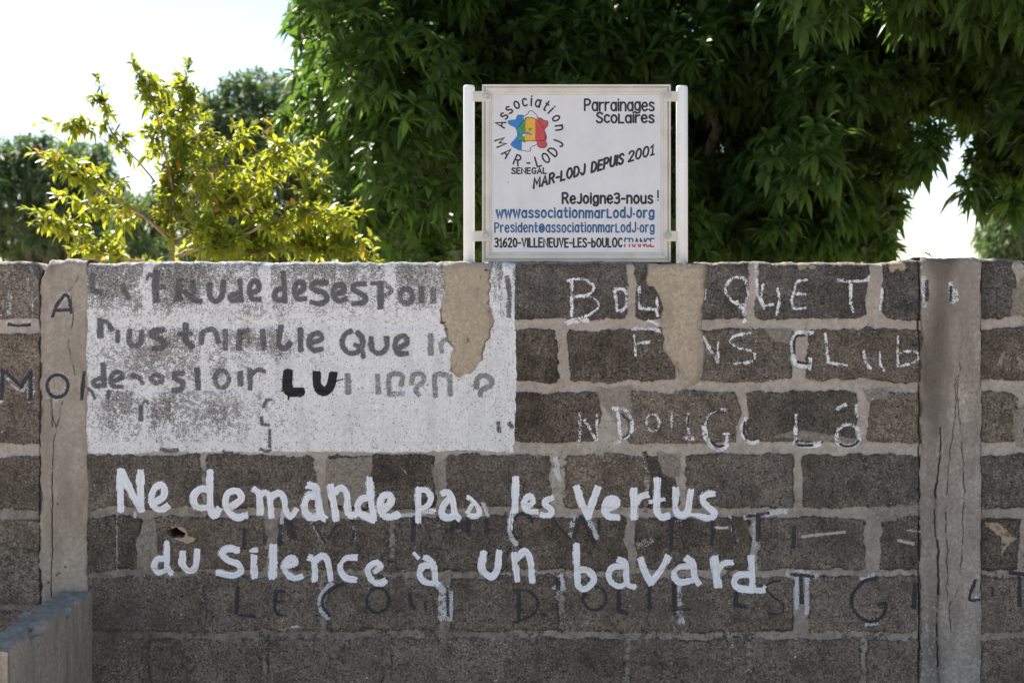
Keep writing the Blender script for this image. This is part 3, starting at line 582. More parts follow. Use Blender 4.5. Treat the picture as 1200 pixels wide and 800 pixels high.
# old white lettering on the right
ow = [
 ('BOL', [('w', 4.5, (670, 331), (670, 352), (670, 369.5)), [(666, 329), (674, 327), (687, 328), (696, 336), (690, 345), (674, 347)], [(676, 347.5), (690, 347), (700, 353), (701, 360), (690, 369), (672, 375)], ('w', 7, 'k', .8, (665, 378), (674, 375.5), (688, 376)),
   ('w', 4, (720, 338), (722, 353), (724, 364), (732, 361), (734.5, 350), (733, 341), (728, 338.5), (720, 339)), ('w', 4, 'k', .75, '|', (749, 336), (750.5, 352), (749.5, 361), (769, 362.5), (770.5, 370)), (770, 349) and [(770, 349), (770, 361)], ('w', 4, 'k', .7, (760, 376), (774, 381))]),
 ('QUET', [[(856, 327.5), (862, 324.5), (872, 327), (876, 337), (875, 351), (867, 358), (856, 351), (850, 340), (853, 331), (857, 327)], ('w', 4.5, 'k', .7, (863, 354), (869, 361), (874, 357)), ('w', 5, 'k', .66, (872.5, 362), (872.5, 377)), ('w', 3, (886, 309), (886, 317)),
   [(887, 328), (888, 345), (894, 357), (906, 357)], ('w', 3.5, (894, 333), (892, 348), (895, 361)), [(911, 338), (913, 352), (910, 369)], [(945, 328), (934, 330), (931, 338), (930, 344), (927, 352), (931, 361), (944, 361)], [(932, 345), (938, 343.5), (944, 345)],
   ('w', 4, 'k', .72, (983, 327.5), (997, 330), (1018, 328)), ('w', 4.5, 'k', .72, (997, 331), (997, 356), (1000, 365)), ('w', 3.5, 'k', .75, (1034.7, 338), (1031.5, 367)), ('w', 4, 'k', .8, (1016, 327), (1019, 324))]),
 ('FANS', [('w', 3, (743, 392), (745, 417)), (741, 385.6) and [(741, 385.6), (757, 385), (773, 387)], [(747, 402), (761, 401)], ('w', 4, (768, 386), (774, 389)), ('w', 4, 'k', .7, (823.5, 394), (841, 424)), ('w', 2.6, (841, 401), (842, 422)),
   ('w', 3, 'k', .68, (879, 390), (862, 393), (856, 400), (864, 407), (879, 411), (885, 417), (878, 424), (860, 426)), ('w', 3, 'k', .8, (826, 317), (828, 320)), ('w', 3, (826, 340), (825, 350))]),
 ('CLUB', [('w', 6.5, 'k', .78, (952, 390.5), (934, 391), (928.5, 400), (929.5, 415), (934, 427), (949, 430)), ('w', 5, 'k', .7, (949, 420), (949, 432)), ('w', 3.5, 'k', .7, '|', (967, 391), (969.5, 414), (971, 424.6), (992, 428)), ('w', 3.5, (1012, 411), (1015, 426), (1020, 431)), ('w', 3, (1031, 411), (1032, 427), (1036, 434)),
   ('w', 3, 'k', .54, (1052.5, 394), (1051.5, 412), (1052.5, 429)), ('w', 3, 'k', .54, (1054, 413), (1072, 412), (1075, 422), (1056, 429))]),
 ('NDONG', [('w', 4, 'k', .58, (680, 484), (679, 518)), ('w', 3.5, 'k', .58, (685, 492), (699, 515)), ('w', 3.5, 'k', .54, (699, 486), (700, 514)), ('w', 5, 'k', .52, (675, 519), (682, 520)), ('w', 4.5, 'k', .78, (724, 483), (727.5, 517)), ('w', 5, 'k', .74, (719, 479), (731, 479), (739, 490), (740, 504), (732, 513), (721, 519)),
   ('w', 2.6, 'k', .58, *ell(765, 495, 7.5, 10)), ('w', 2.6, 'k', .6, (787.5, 483), (786.7, 501)), ('w', 3.5, 'k', .62, (806.7, 485), (806, 498), (807.5, 511)), ('w', 6, 'k', .5, (803, 513), (812, 513)),
   ('w', 3, 'k', .58, (850, 480), (840, 480), (830, 487), (825.5, 500)), ('w', 7, 'k', .72, (825, 500), (828, 514), (837, 524), (846, 526), (852, 520)), ('w', 3, 'k', .7, '|', (848, 508), (855, 508)), ('w', 3, 'k', .7, (851.7, 508), (851.7, 520))]),
 ('OLO', [('w', 5.5, 'k', .74, (875, 490), (869.5, 502), (873, 514), (880, 519), (889, 517)), ('w', 5, 'k', .7, (932.5, 500), (932, 518)), ('w', 8, 'k', .74, (932, 519), (945, 522), (960, 520)), ('w', 2.5, 'k', .6, (932.7, 486), (932.7, 505)),
   ('w', 4, 'k', .66, *ell(994, 510, 13.5, 13, 170, 330)), ('w', 6.5, 'k', .76, *ell(994, 510, 14.5, 13, -40, 170)), ('w', 5, 'k', .62, (982, 479), (990, 474)), ('w', 4, 'k', .7, (1003, 475), (1005, 488)), ('w', 3, 'k', .8, (1020, 470), (1022, 467))]),
]
words('old_white_word', G_MAIN, thin(norm(ow), .78), M_OLDW, 2.7, .0008, .60, 1.15, 'flaking thin white letters {}', .5)
core = [('cores', [('w', 2.6, (944, 393), (934, 394), (931, 402), (931.5, 414)), ('w', 2.6, (935, 424), (946, 426)), ('w', 2.6, (833, 516), (840, 523), (848, 522)), ('w', 2.6, (873, 495), (872, 505), (875, 513)), ('w', 3, (934, 516), (936, 521.5), (952, 521.5)), ('w', 3, *ell(994, 510, 14, 13, 30, 130)),
   ('w', 2, (729, 485), (737, 494)), ('w', 2, (730, 513), (737, 508)), ('w', 2.5, (750.5, 345), (751, 355)), ('w', 2, 'k', .7, (843, 479), (834, 482)), ('w', 2, (807, 487), (806, 500))])]
words('ink_trace', G_MAIN, norm(core), M_OLDD, 2.6, .0013, .9, 1.2, 'dark ink traces inside the flaking white letters')

# old dark lettering under the slogan, with chalky ghosts
halo = [('ghosts', [('w', 6, (603, 600), (598, 612), (599, 628), (604, 638)), ('w', 5, 'k', .5, (367, 612), (380, 635)), ('w', 4, 'k', .45, (414, 616), (415, 634)), ('w', 5, 'k', .5, (672, 603), (668, 628)), ('w', 5, 'k', .58, (689, 606), (700, 630)), ('w', 5, 'k', .55, (885, 612), (884.6, 646)), ('w', 6.5, 'k', .85, (899, 602.5), (910, 599.5), (921, 598.5)), ('w', 5, 'k', .7, (873, 606), (885, 603)),
   ('w', 4, 'k', .5, (854, 604), (863, 633)), ('w', 2.5, 'k', .7, (838, 618), (853, 618)), ('w', 6, 'k', .75, (388, 684), (376, 699), (375, 712), (384, 724)), ('w', 8, 'k', .8, (515, 686), (520, 692)), ('w', 12, 'k', .6, (521, 690), (520, 722)), ('w', 4, 'k', .7, (529, 694), (528, 726)), ('w', 8, 'k', .75, (657, 676), (658, 690)), ('w', 6, 'k', .6, (651, 688), (655, 694)), ('w', 4, 'k', .5, (796, 688), (797, 708)),
   ('w', 7, 'k', .5, (797, 716), (799, 728)), ('w', 5, 'k', .85, (934, 676), (934, 712)), ('w', 5, 'k', .75, (946, 676), (946, 718)), ('w', 8, 'k', .55, (925, 671), (957, 673)), ('w', 4, 'k', .7, (1010, 678), (1024, 673)), ('w', 4, 'k', .6, (1015, 731), (1028, 730)), ('w', 5, 'k', .75, (332, 598), (328, 624)), ('w', 5, 'k', .55, (786, 607), (796, 608)), ('w', 6, 'k', .8, (652, 538), (654, 556)), ('w', 5, 'k', .7, (651, 550), (656, 562)),
   ('w', 3, 'k', 1.0, (342, 734), (349, 733)), ('w', 4, 'k', .75, (566, 590), (572, 604)), ('w', 3, 'k', .9, (157, 600), (158, 606)), ('w', 5, 'k', .75, (509, 598), (490, 602), (470, 604))])]
words('chalk_ghost', G_MAIN, norm(halo), M_HALO, 5, .0006, .7, 1.6, 'chalky white remains around the old dark letters')
dk = [
 ('upper row left', [('w', 4, (287, 620), (286, 641)), ('w', 5, (329, 616), (327.5, 638)), ('w', 9, 'k', .55, (339, 612), (343, 628)), ('w', 3.5, 'k', .7, (394, 616), (385, 630)), ('w', 3, (368, 613), (381, 636)), ('w', 3.5, 'k', .8, (414.6, 622), (414, 631)), ('w', 4.5, 'k', .75, (485, 609), (484, 633)), ('w', 4, 'k', .7, (530, 612), (530, 624)), ('w', 8, 'k', .5, (533, 614), (549, 615)), ('w', 4, 'k', .7, (549, 610), (549, 624)), ('w', 4.5, (570.6, 609), (570.6, 624))]),
 ('upper row right', [('w', 3.6, (624, 611), (619, 603.5), (609, 602), (601.5, 610), (601, 622), (606, 631)), ('w', 3, (647.5, 608), (667, 630)), ('w', 4, (672, 628), (681, 605)), ('w', 3.5, (681, 605), (697, 636)), ('w', 3, 'k', .7, (702, 610), (702, 625)), ('w', 4, (787, 609), (786, 642)), ('w', 4, 'k', .8, (784, 608), (797, 607)), ('w', 3.5, 'k', .75, (835, 612), (834, 637)), ('w', 3, (852, 607), (859, 618), (861, 635)), ('w', 3.5, (876, 605), (901, 601)), ('w', 5, (889, 605), (888, 633)), ('w', 4.2, (930.6, 618), (929.6, 640.6))]),
 ('lower row left', [('w', 3.8, (278.7, 687.5), (277, 718)), ('w', 2.8, (280.6, 720), (299, 722)), ('w', 3.8, (323.7, 692), (322, 712), (326, 719)), ('w', 2.8, 'k', .7, (324, 692), (334, 693)), ('w', 2.4, 'k', .6, (324, 705), (333, 704)), ('w', 2.6, 'k', .7, (326, 720), (336, 721)), ('w', 3.6, (402.5, 684), (389, 689), (379, 699), (377.5, 710), (386, 721)), ('w', 3.2, *ell(443, 703, 13, 14.5)), ('w', 3.6, (480, 695), (482, 708), (486, 712)), ('w', 3, 'k', .65, (498, 705), (499, 716)), ('w', 3.2, (524, 689), (525, 721))]),
 ('lower row right', [('w', 4, (608, 691), (608, 725)), ('w', 2.8, (602.5, 691), (620, 692.5), (630, 704), (625, 719), (602.5, 729)), ('w', 5, (654, 678), (654, 690)), ('w', 2.8, *ell(697, 700.6, 13.5, 14)), ('w', 4.4, '|', (725, 690), (725, 714.6), (735, 718.4)), ('w', 4.4, (761, 689), (761, 712)), ('w', 5, (790, 684), (791, 714)), ('w', 2.6, (791, 714), (810, 713.7)), ('w', 4, '|', (863, 692), (861, 708), (872.5, 710.5)), ('w', 2.4, (864, 693), (875, 693)), ('w', 2.4, (914, 680), (902, 682), (898, 689), (906, 698.7), (917, 707), (916, 718), (901, 718.4)),
   ('w', 4.2, (939, 675), (940, 706)), ('w', 3.4, (927, 672.5), (940, 674), (953, 675)), ('w', 3.4, (1027.8, 677), (1012, 681), (999.5, 696), (999, 711), (1009, 724), (1023, 728), (1035, 720), (1037.5, 707), (1029, 708)), ('w', 5, 'k', .75, (1072, 685), (1071, 711))])]
words('old_dark_word', G_MAIN, norm(dk), M_OLDD, 3.5, .0011, .70, 1.5, 'old dark lettering, {} under the slogan')
scr = [('scratches', [('w', 3.4, (940, 628.6), (960, 626), (990, 623)), ('w', 3.6, (1052.6, 633), (1070, 636.6)), ('w', 2.6, 'k', .6, (1064, 621), (1078, 622)), ('w', 1.4, 'k', .6, (137, 601), (137, 668)), ('w', 8, 'k', .45, (748, 638), (763, 634)), ('w', 1.5, (474, 551), (476, 555))])]
words('scratch', G_MAIN, norm(scr), M_SCR, 2, .0007, .9, 1.2, 'pale scratches in the blocks')

# the white slogan
slogan = [
 ('Ne', [(141.5, 552), (141, 597)], [(143, 553), (164, 597)], [(164.5, 552.5), (165, 597)], [(184, 587), (192, 581), (193, 572), (189, 567.5), (183, 570), (178.5, 579), (178.5, 589), (183, 596), (189, 597), (196, 593)]),
 ('demande', [(246, 553), (246, 590), (247, 594)], [(243, 573), (234, 573), (227, 582), (230, 593), (238, 595), (244, 593)], [(245, 595), (251, 603), (256, 597)], [(272, 593), (283, 584), (279, 575), (268, 577), (264.5, 588), (268, 600), (278, 606), (288, 604)],
   ('w', 8, (298, 573), (304, 578), (305, 590), (305, 601)), ('w', 8, (306, 579), (311, 576), (316, 581), (318, 605)), ('w', 8, (319, 581), (327, 577), (333, 584), (335, 598), (340, 605), (347, 597)),
   [(362.5, 568), (370, 571), (373, 585), (375, 602), (380, 607)], [(371, 580), (361, 581), (356.5, 592), (359, 603), (367, 606), (374, 604)], [(387.5, 570), (391, 590), (393.5, 607)], [(391, 577), (400, 571.5), (406, 580), (408, 601), (416, 604)],
   [(431.7, 583), (423, 585), (419, 594), (421, 601), (428, 605), (437, 609)], [(433.3, 561), (435, 585), (438, 608)], [(449, 598), (458, 588), (457, 580), (449, 581), (446, 592), (449, 603), (457, 606), (466, 603)]),
 ('pas', ('w', 7.5, (490, 573), (490, 610)), ('w', 7.5, (490, 574), (499, 573.5), (505, 582), (501, 592), (492, 596)), ('w', 5, 'k', .75, (496, 598), (509, 600)), ('w', 8, (519, 578), (525, 576.5), (530, 585), (533, 601), (538, 607)), ('w', 8, (528, 583), (521, 591), (517.5, 602), (523, 606), (532, 605)),
   ('w', 6.5, (549, 582), (555, 587), (561, 596), (561.5, 603), (555, 605), (549, 604)), ('w', 6, (553, 592), (548, 600))),
 ('les', (604.5, 561), (604, 580), (603, 598)) ,
 ('vertus', [(676, 571.5), (682, 590), (689, 605)], [(700, 572), (694, 590), (690, 605)], ('w', 8.5, (712, 597), (722, 590), (722, 584.5), (713, 584.5), (708, 594), (712, 604), (724, 606)), ('w', 9.5, (742.5, 574), (743, 606)), ('w', 8, (746, 588), (751, 581), (758, 579)),
   ('w', 9, (770, 562), (770, 595), (775, 605), (783, 604)), ('w', 5, (762, 587.5), (778, 584.7)), [(792.5, 574), (791.7, 596), (798, 603), (806, 599), (809, 576)], ('w', 5, (806, 603), (816, 603)), ('w', 8, (835, 578), (827, 579), (823, 586), (831, 595), (838, 601), (832, 607), (819, 604.5))),
 ('du', ('w', 7.5, (195.5, 636), (196, 664), (200, 671)), ('w', 7.5, (191.7, 654), (184, 655), (180.5, 664), (185, 671), (195, 668)), ('w', 8, (214, 647), (214, 661), (221.5, 669), (229, 664), (231, 645))),
 ('silence', ('w', 8.5, (278, 644), (267, 642.5), (260, 648), (267, 656), (278, 660), (282, 669), (273, 674), (256, 671)), ('w', 8.5, (297.5, 652), (298, 675)), ('w', 5.5, (294, 644.6), (300.5, 644.4)), ('w', 10.5, (319.7, 641), (319, 675)), ('w', 7.5, (338, 663), (346, 659), (343, 653.5), (337, 656), (333, 664), (337, 673), (345, 677), (353, 675)),
   ('w', 8, (363, 653), (368, 657), (369, 679)), ('w', 8, (370, 656), (377.5, 650.5), (383, 655), (386, 667), (387.5, 679)), ('w', 8, (416, 653), (405, 653.5), (398.5, 665), (404, 676), (416, 679)), ('w', 8, (440, 669), (446, 663.5), (441.7, 658.5), (434, 662), (430.5, 670), (437, 680), (445, 683), (451, 681))),
 ('a grave', ('w', 5, (485, 648), (490, 653)), ('w', 7.5, (498, 653), (506, 656.7), (509, 668), (510, 680), (513, 684)), ('w', 7.5, (504, 662), (495, 663), (491.5, 673), (497, 681), (507, 683))),
 ('un', ('w', 9, (566.7, 648), (565, 666), (575, 676), (582.5, 668), (584.5, 647)), ('w', 8, (602.5, 649), (604, 662), (606, 679)), ('w', 8, (606, 654), (615, 646), (621, 655), (624, 680))),
 ('bavard', ('w', 8.5, (675.5, 639), (676, 662), (677, 684)), ('w', 8.5, (678, 668), (689, 668), (696, 678), (690, 687), (682, 690), (677, 684)), ('w', 7.5, (725, 655.5), (732.5, 660), (734, 678), (737, 685), (743, 687)), ('w', 7.5, (730, 664), (718, 664), (713, 673), (717, 682), (726, 686), (735, 682)),
   ('w', 8.5, (751, 655), (757, 671), (763, 682)), ('w', 8.5, (782.5, 652.5), (774, 668), (763.7, 682)), ('w', 8, (805, 654), (812, 660), (814, 675), (819, 683)), ('w', 8, (810, 663), (796, 664), (790, 673), (796, 682), (810, 680)), ('w', 10, (836.7, 654.5), (839, 670), (841, 685)), ('w', 7.5, (842.5, 668), (848, 660), (857, 658.5)),
   ('w', 9, (880, 653), (881, 675), (881.7, 689)), ('w', 8.5, (877, 673), (865, 674), (860, 681.7), (866, 689), (881, 691)), ('w', 6.5, (883, 691), (895, 691)), ('w', 4, (893, 691), (896, 687))),
]
sl2 = []
for it in slogan:
    nm = it[0]; ss = list(it[1:])
    if nm == 'les': ss = [tuple(ss), ('w', 7.5, (617, 594), (624, 588), (622, 581.5), (617, 582.5), (613.5, 592), (618, 599), (629, 599)), ('w', 7.5, (647, 583), (639, 586.5), (640, 592.5), (647, 598), (644, 604), (635, 603)), ('w', 5, 'k', .7, (600, 600), (598, 620))]
    sl2.append((nm, [tuple(s) for s in ss]))
words('painted_word', G_MAIN, sl2, M_WHITE, 9, .0016, 1.3, 1.4, 'thick white painted word {}')

# letters that sit on the pillars and side panels
words('old_dark_letter', G_PL, norm([('A', [('w', 3.4, (62, 371), (67.5, 357.5), (76, 346), (80, 347), (82.5, 355), (84, 366)), ('w', 3.6, (67.5, 363.7), (83, 363))]), ('O', [('w', 3.6, *ell(68, 452, 12.5, 13))]), ('N', [('w', 4, (99, 436), (96, 467.5))])]), M_OLDD, 3.4, .0011, .86, 1.4, 'dark letter {} on the tan pillar')
words('chalk_ghost', G_PL, norm([('letter ghosts', [('w', 8, 'k', .42, (62, 371), (67.5, 357.5), (76, 346), (80, 347), (84, 366)), ('w', 7, 'k', .40, *ell(68, 452, 12.5, 13))])]), M_HALO, 7, .0006, .45, 3, 'chalky ghost around the letters on the tan pillar')
words('old_dark_letter', G_LEFT, norm([('M', [('w', 4.2, (3.3, 435), (1.7, 467)), ('w', 4, (6.7, 435), (25, 453)), ('w', 4, (25, 453), (35, 436)), ('w', 4.4, (36, 436), (36, 467)), ('w', 3, (10, 380), (21, 381.5), (34, 380.6))])]), M_OLDD, 4, .0011, .9, 1.4, 'dark letter {} and dash on the left panel')
words('chalk_ghost', G_LEFT, norm([('ghosts', [('w', 4, 'k', .46, (11.5, 342), (10.5, 371)), ('w', 7, 'k', .44, (5, 436), (25, 455), (36, 437), (36, 470)), ('w', 1.2, 'k', .44, (33, 326), (33, 352)), ('w', 1.2, 'k', .44, (38.5, 352), (38.5, 372)), ('w', 5, 'k', .40, (9, 377), (34, 377)), ('w', 5, 'k', .5, (2, 440), (1, 470))])]), M_HALO, 5, .0006, .6, 1.8, 'chalky marks on the left panel')
words('old_white_letter', G_PR, norm([('marks', [('w', 5, 'k', .46, (1082, 326), (1082, 358)), ('w', 5, 'k', .48, (1113, 332), (1114, 356)), ('w', 4, 'k', .5, (1119, 340), (1119, 352)), ('w', 4, 'k', .42, (1140, 700), (1150, 702))])]), M_OLDW, 5, .0008, .5, 1.5, 'flaking white marks on the cracked pillar')
words('old_dark_letter', G_PR, norm([('A', [('w', 2.8, (1113, 336), (1113, 352)), ('w', 4, 'k', .55, (1085, 330), (1085, 352)), ('w', 3.2, (1141.5, 679), (1135, 700.5), (1147, 701.6))])]), M_OLDD, 3, .0012, .8, 1.4, 'dark traces of letter {} on the cracked pillar')
words('old_dark_letter', G_RIGHT, norm([('T', [('w', 4, (1184, 671), (1202, 673)), ('w', 4, (1194.6, 676), (1194.6, 709)), ('w', 3, 'k', .6, (1163, 688), (1163, 697))])]), M_OLDD, 4, .0012, .85, 1.4, 'dark letter {} right of the cracked pillar')

# ------------------------------------------------------------------ low wall at the lower left
def low_wall():
    t = thing('low_wall', 'low rough grey cement wall with broken top abutting the block wall at lower left', 'wall', (-1.535, -.40, 0))
    x1, x0, z1, y0 = wx(108.3), wx(68.5), wz(692.5), -.84
    ys = np.concatenate([np.arange(0.012, y0, -.006), [y0]]); n = len(ys)
    prof = [(x0, 0.0)] + [(x0, z) for z in np.arange(.3, z1-.004, .02)] + [(x0+.004, z1-.002)] + [(x, z1) for x in np.linspace(x0+.008, x1-.006, 22)] + [(x1-.002, z1-.004)] + [(x1, z) for z in np.arange(z1-.012, .25, -.006)] + [(x1, 0.0)]
    prof = np.array(prof); m = len(prof)
    Xg = np.tile(prof[:, 0], (n, 1)); Zg = np.tile(prof[:, 1], (n, 1)); Yg = np.tile(ys[:, None], (1, m))
    top = sst(z1-.03, z1-.002, Zg); right = sst(x1-.012, x1-.001, Xg)
    nz = fbm(Xg*300, Yg*300, 16, 4, 501)*.014+fbm(Xg*300, Yg*300, 5, 2, 505)*.005
    step = -.012*sst(-.50, -.56, Yg+fbm(Xg*200, Yg*0, 9, 2, 3)*.02)+.016*sst(-.60, -.64, Yg+fbm(Xg*200, Yg*0, 7, 2, 6)*.03)
    notch = -.05*gau(Xg, Yg, x1, -.56, .05, .06)-.018*gau(Xg, Yg, x1, -.30, .02, .05)
    Zg = Zg+top*(nz+step+notch+.004*fbm(Yg*40, Xg*400, 3, 2, 508))
    side = 1-top
    Xg = Xg+side*right*(fbm(Yg*300, Zg*120, 20, 4, 511)*.004+fbm(Yg*300, Zg*300, 3, 2, 515)*.0012)-.02*right*gau(Yg, Zg, -.57, z1-.02, .05, .03)
    Yg[-1] += .004*fbm(Xg[-1]*300, Zg[-1]*300, 9, 3, 518)
    P = np.stack([Xg, Yg, Zg], -1)-np.array(t.location)
    A = {'stain': .25*(fbm(Yg*90, Zg*12, 4, 3, 520) > .35)*side, 'smear': .45*top*(fbm(Xg*300, Yg*300, 12, 3, 522)*.5+.6), 'dirt_shade': .8*sst(.35, .6, fbm(Xg*300, Yg*300, 7, 3, 524))*top*gau(Xg, Yg, x1-.02, -.52, .05, .10)+.5*gau(Yg, Zg, -.28, z1-.028, .02, .006)*right}
    grid_mesh('wall_body', P, M_LOW, t, A)
    mb = MB()                                                    # the end that faces the viewer
    E = P[-1]; c = E.mean(0)
    zs = np.linspace(0, 1, 40); us = np.linspace(0, 1, 14)
    G = np.zeros((40, 14, 3)); lx, rx = x0-t.location[0], x1-t.location[0]
    for i, u in enumerate(us):
        zt = np.interp(lx+(rx-lx)*u, E[:, 0][10:-10], E[:, 2][10:-10]) if 0 < u < 1 else z1-.006
        G[:, i, 0] = lx+(rx-lx)*u; G[:, i, 2] = zs*zt; G[:, i, 1] = y0-t.location[1]-.001+fbm(G[:, i, 0]*300, G[:, i, 2]*300, 14, 3, 530)*.003
    grid_mesh('wall_end', G, M_LOW, t, {k: np.zeros((40, 14)) for k in ('stain', 'smear', 'dirt_shade')})
low_wall()

# ------------------------------------------------------------------ sign
SY = .075; SD = CAMD+SY
def sx(px): return wx(px, SD)
def sz(py): return wz(py, SD)
sign = thing('notice_board', 'white association notice board in a cream frame between two white posts on the wall', 'sign', (sx(675), SY, wz(308.5)))
SO = np.array(sign.location)
def post(px0, px1, pyt):
    mb = MB(); r = (sx(px1)-sx(px0))/2; x = (sx(px0)+sx(px1))/2-SO[0]; zt = sz(pyt)-SO[2]
    pts = [(x, 0, -.25), (x, 0, zt-.006), (x, 0, zt-.0015), (x, 0, zt)]
    mb.tube(pts, [r, r, r*.94, r*.8], 28); mb.build('post', M_POST, sign, True)
post(543, 556.3, 100.5); post(792.3, 806, 101)
fx0, fx1, fz0, fz1 = sx(565)-SO[0], sx(785.5)-SO[0], sz(307.2)-SO[2], sz(100)-SO[2]
prof = [(0, .014), (0, -.014), (.001, -.0155), (.006, -.0155), (.0075, -.0085), (.011, -.0085), (.0125, -.0165), (.025, -.0165), (.027, -.0135), (.0335, -.011), (.035, -.009), (.035, .002), (.035, .014)]
def frame():
    mb = MB()
    cor = [(fx0, fz0, 1, 1), (fx1, fz0, -1, 1), (fx1, fz1, -1, -1), (fx0, fz1, 1, -1)]
    for i in range(4):
        a, b = cor[i], cor[(i+1) % 4]; vs = []
        g = .0006                                                 # open mitre joint
        ax, bx = (g if i % 2 == 0 else 0), 0
        for c_, sgn in ((a, 1), (b, -1)):
            for o, y in prof:
                x = c_[0]+c_[2]*o; z = c_[1]+c_[3]*o
                if i % 2 == 0: x += sgn*g*(1 if i == 0 else -1)
                else: z += sgn*g*(1 if i == 1 else -1)
                vs.append((x, y, z))
        n = len(prof); fs = [(k, k+1, n+k+1, n+k) for k in range(n-1)]+[tuple(range(n)), tuple(range(2*n-1, n-1, -1)), (n-1, 0, n, 2*n-1)]
        mb.add(vs, fs)
    mb.build('frame', M_FRAME, sign, False)
frame()
mb = MB(); mb.box(fx0+.030, fx1-.030, -.0075, -.0045, fz0+.030, fz1-.030); mb.build('panel', M_FACE, sign)
mb = MB(); mb.box(fx0+.02, fx1-.02, .006, .009, fz0+.02, fz1-.02); mb.build('back_plate', M_POST, sign)
for side, (pa, pb, bolt) in enumerate(((555, 577, 570.3), (775, 794, 781.5))):
    for py in (114, 277):
        mb = MB(); mb.box(sx(pa)-SO[0], sx(bolt+(5 if side == 0 else -5))-SO[0] if side == 0 else sx(794)-SO[0], -.0195, -.0166, sz(py+6)-SO[2], sz(py-6)-SO[2]) if side == 0 else mb.box(sx(bolt-5)-SO[0], sx(pb)-SO[0], -.0195, -.0166, sz(py+6)-SO[2], sz(py-6)-SO[2])
        br = mb.build('bracket', M_FRAME, sign, bevel=.0006)
        mb = MB(); x, z = sx(bolt)-SO[0], sz(py-1)-SO[2]
        mb.tube([(x, -.0196, z), (x, -.0212, z), (x, -.0216, z)], [.0150, .0150, .0142], 28)
        mb.tube([(x, -.0217, z), (x, -.0255, z), (x, -.0285, z), (x, -.0300, z)], [.0088, .0086, .0066, .0030], 20)
        mb.build('bolt', M_BOLT, br, False, .0004)

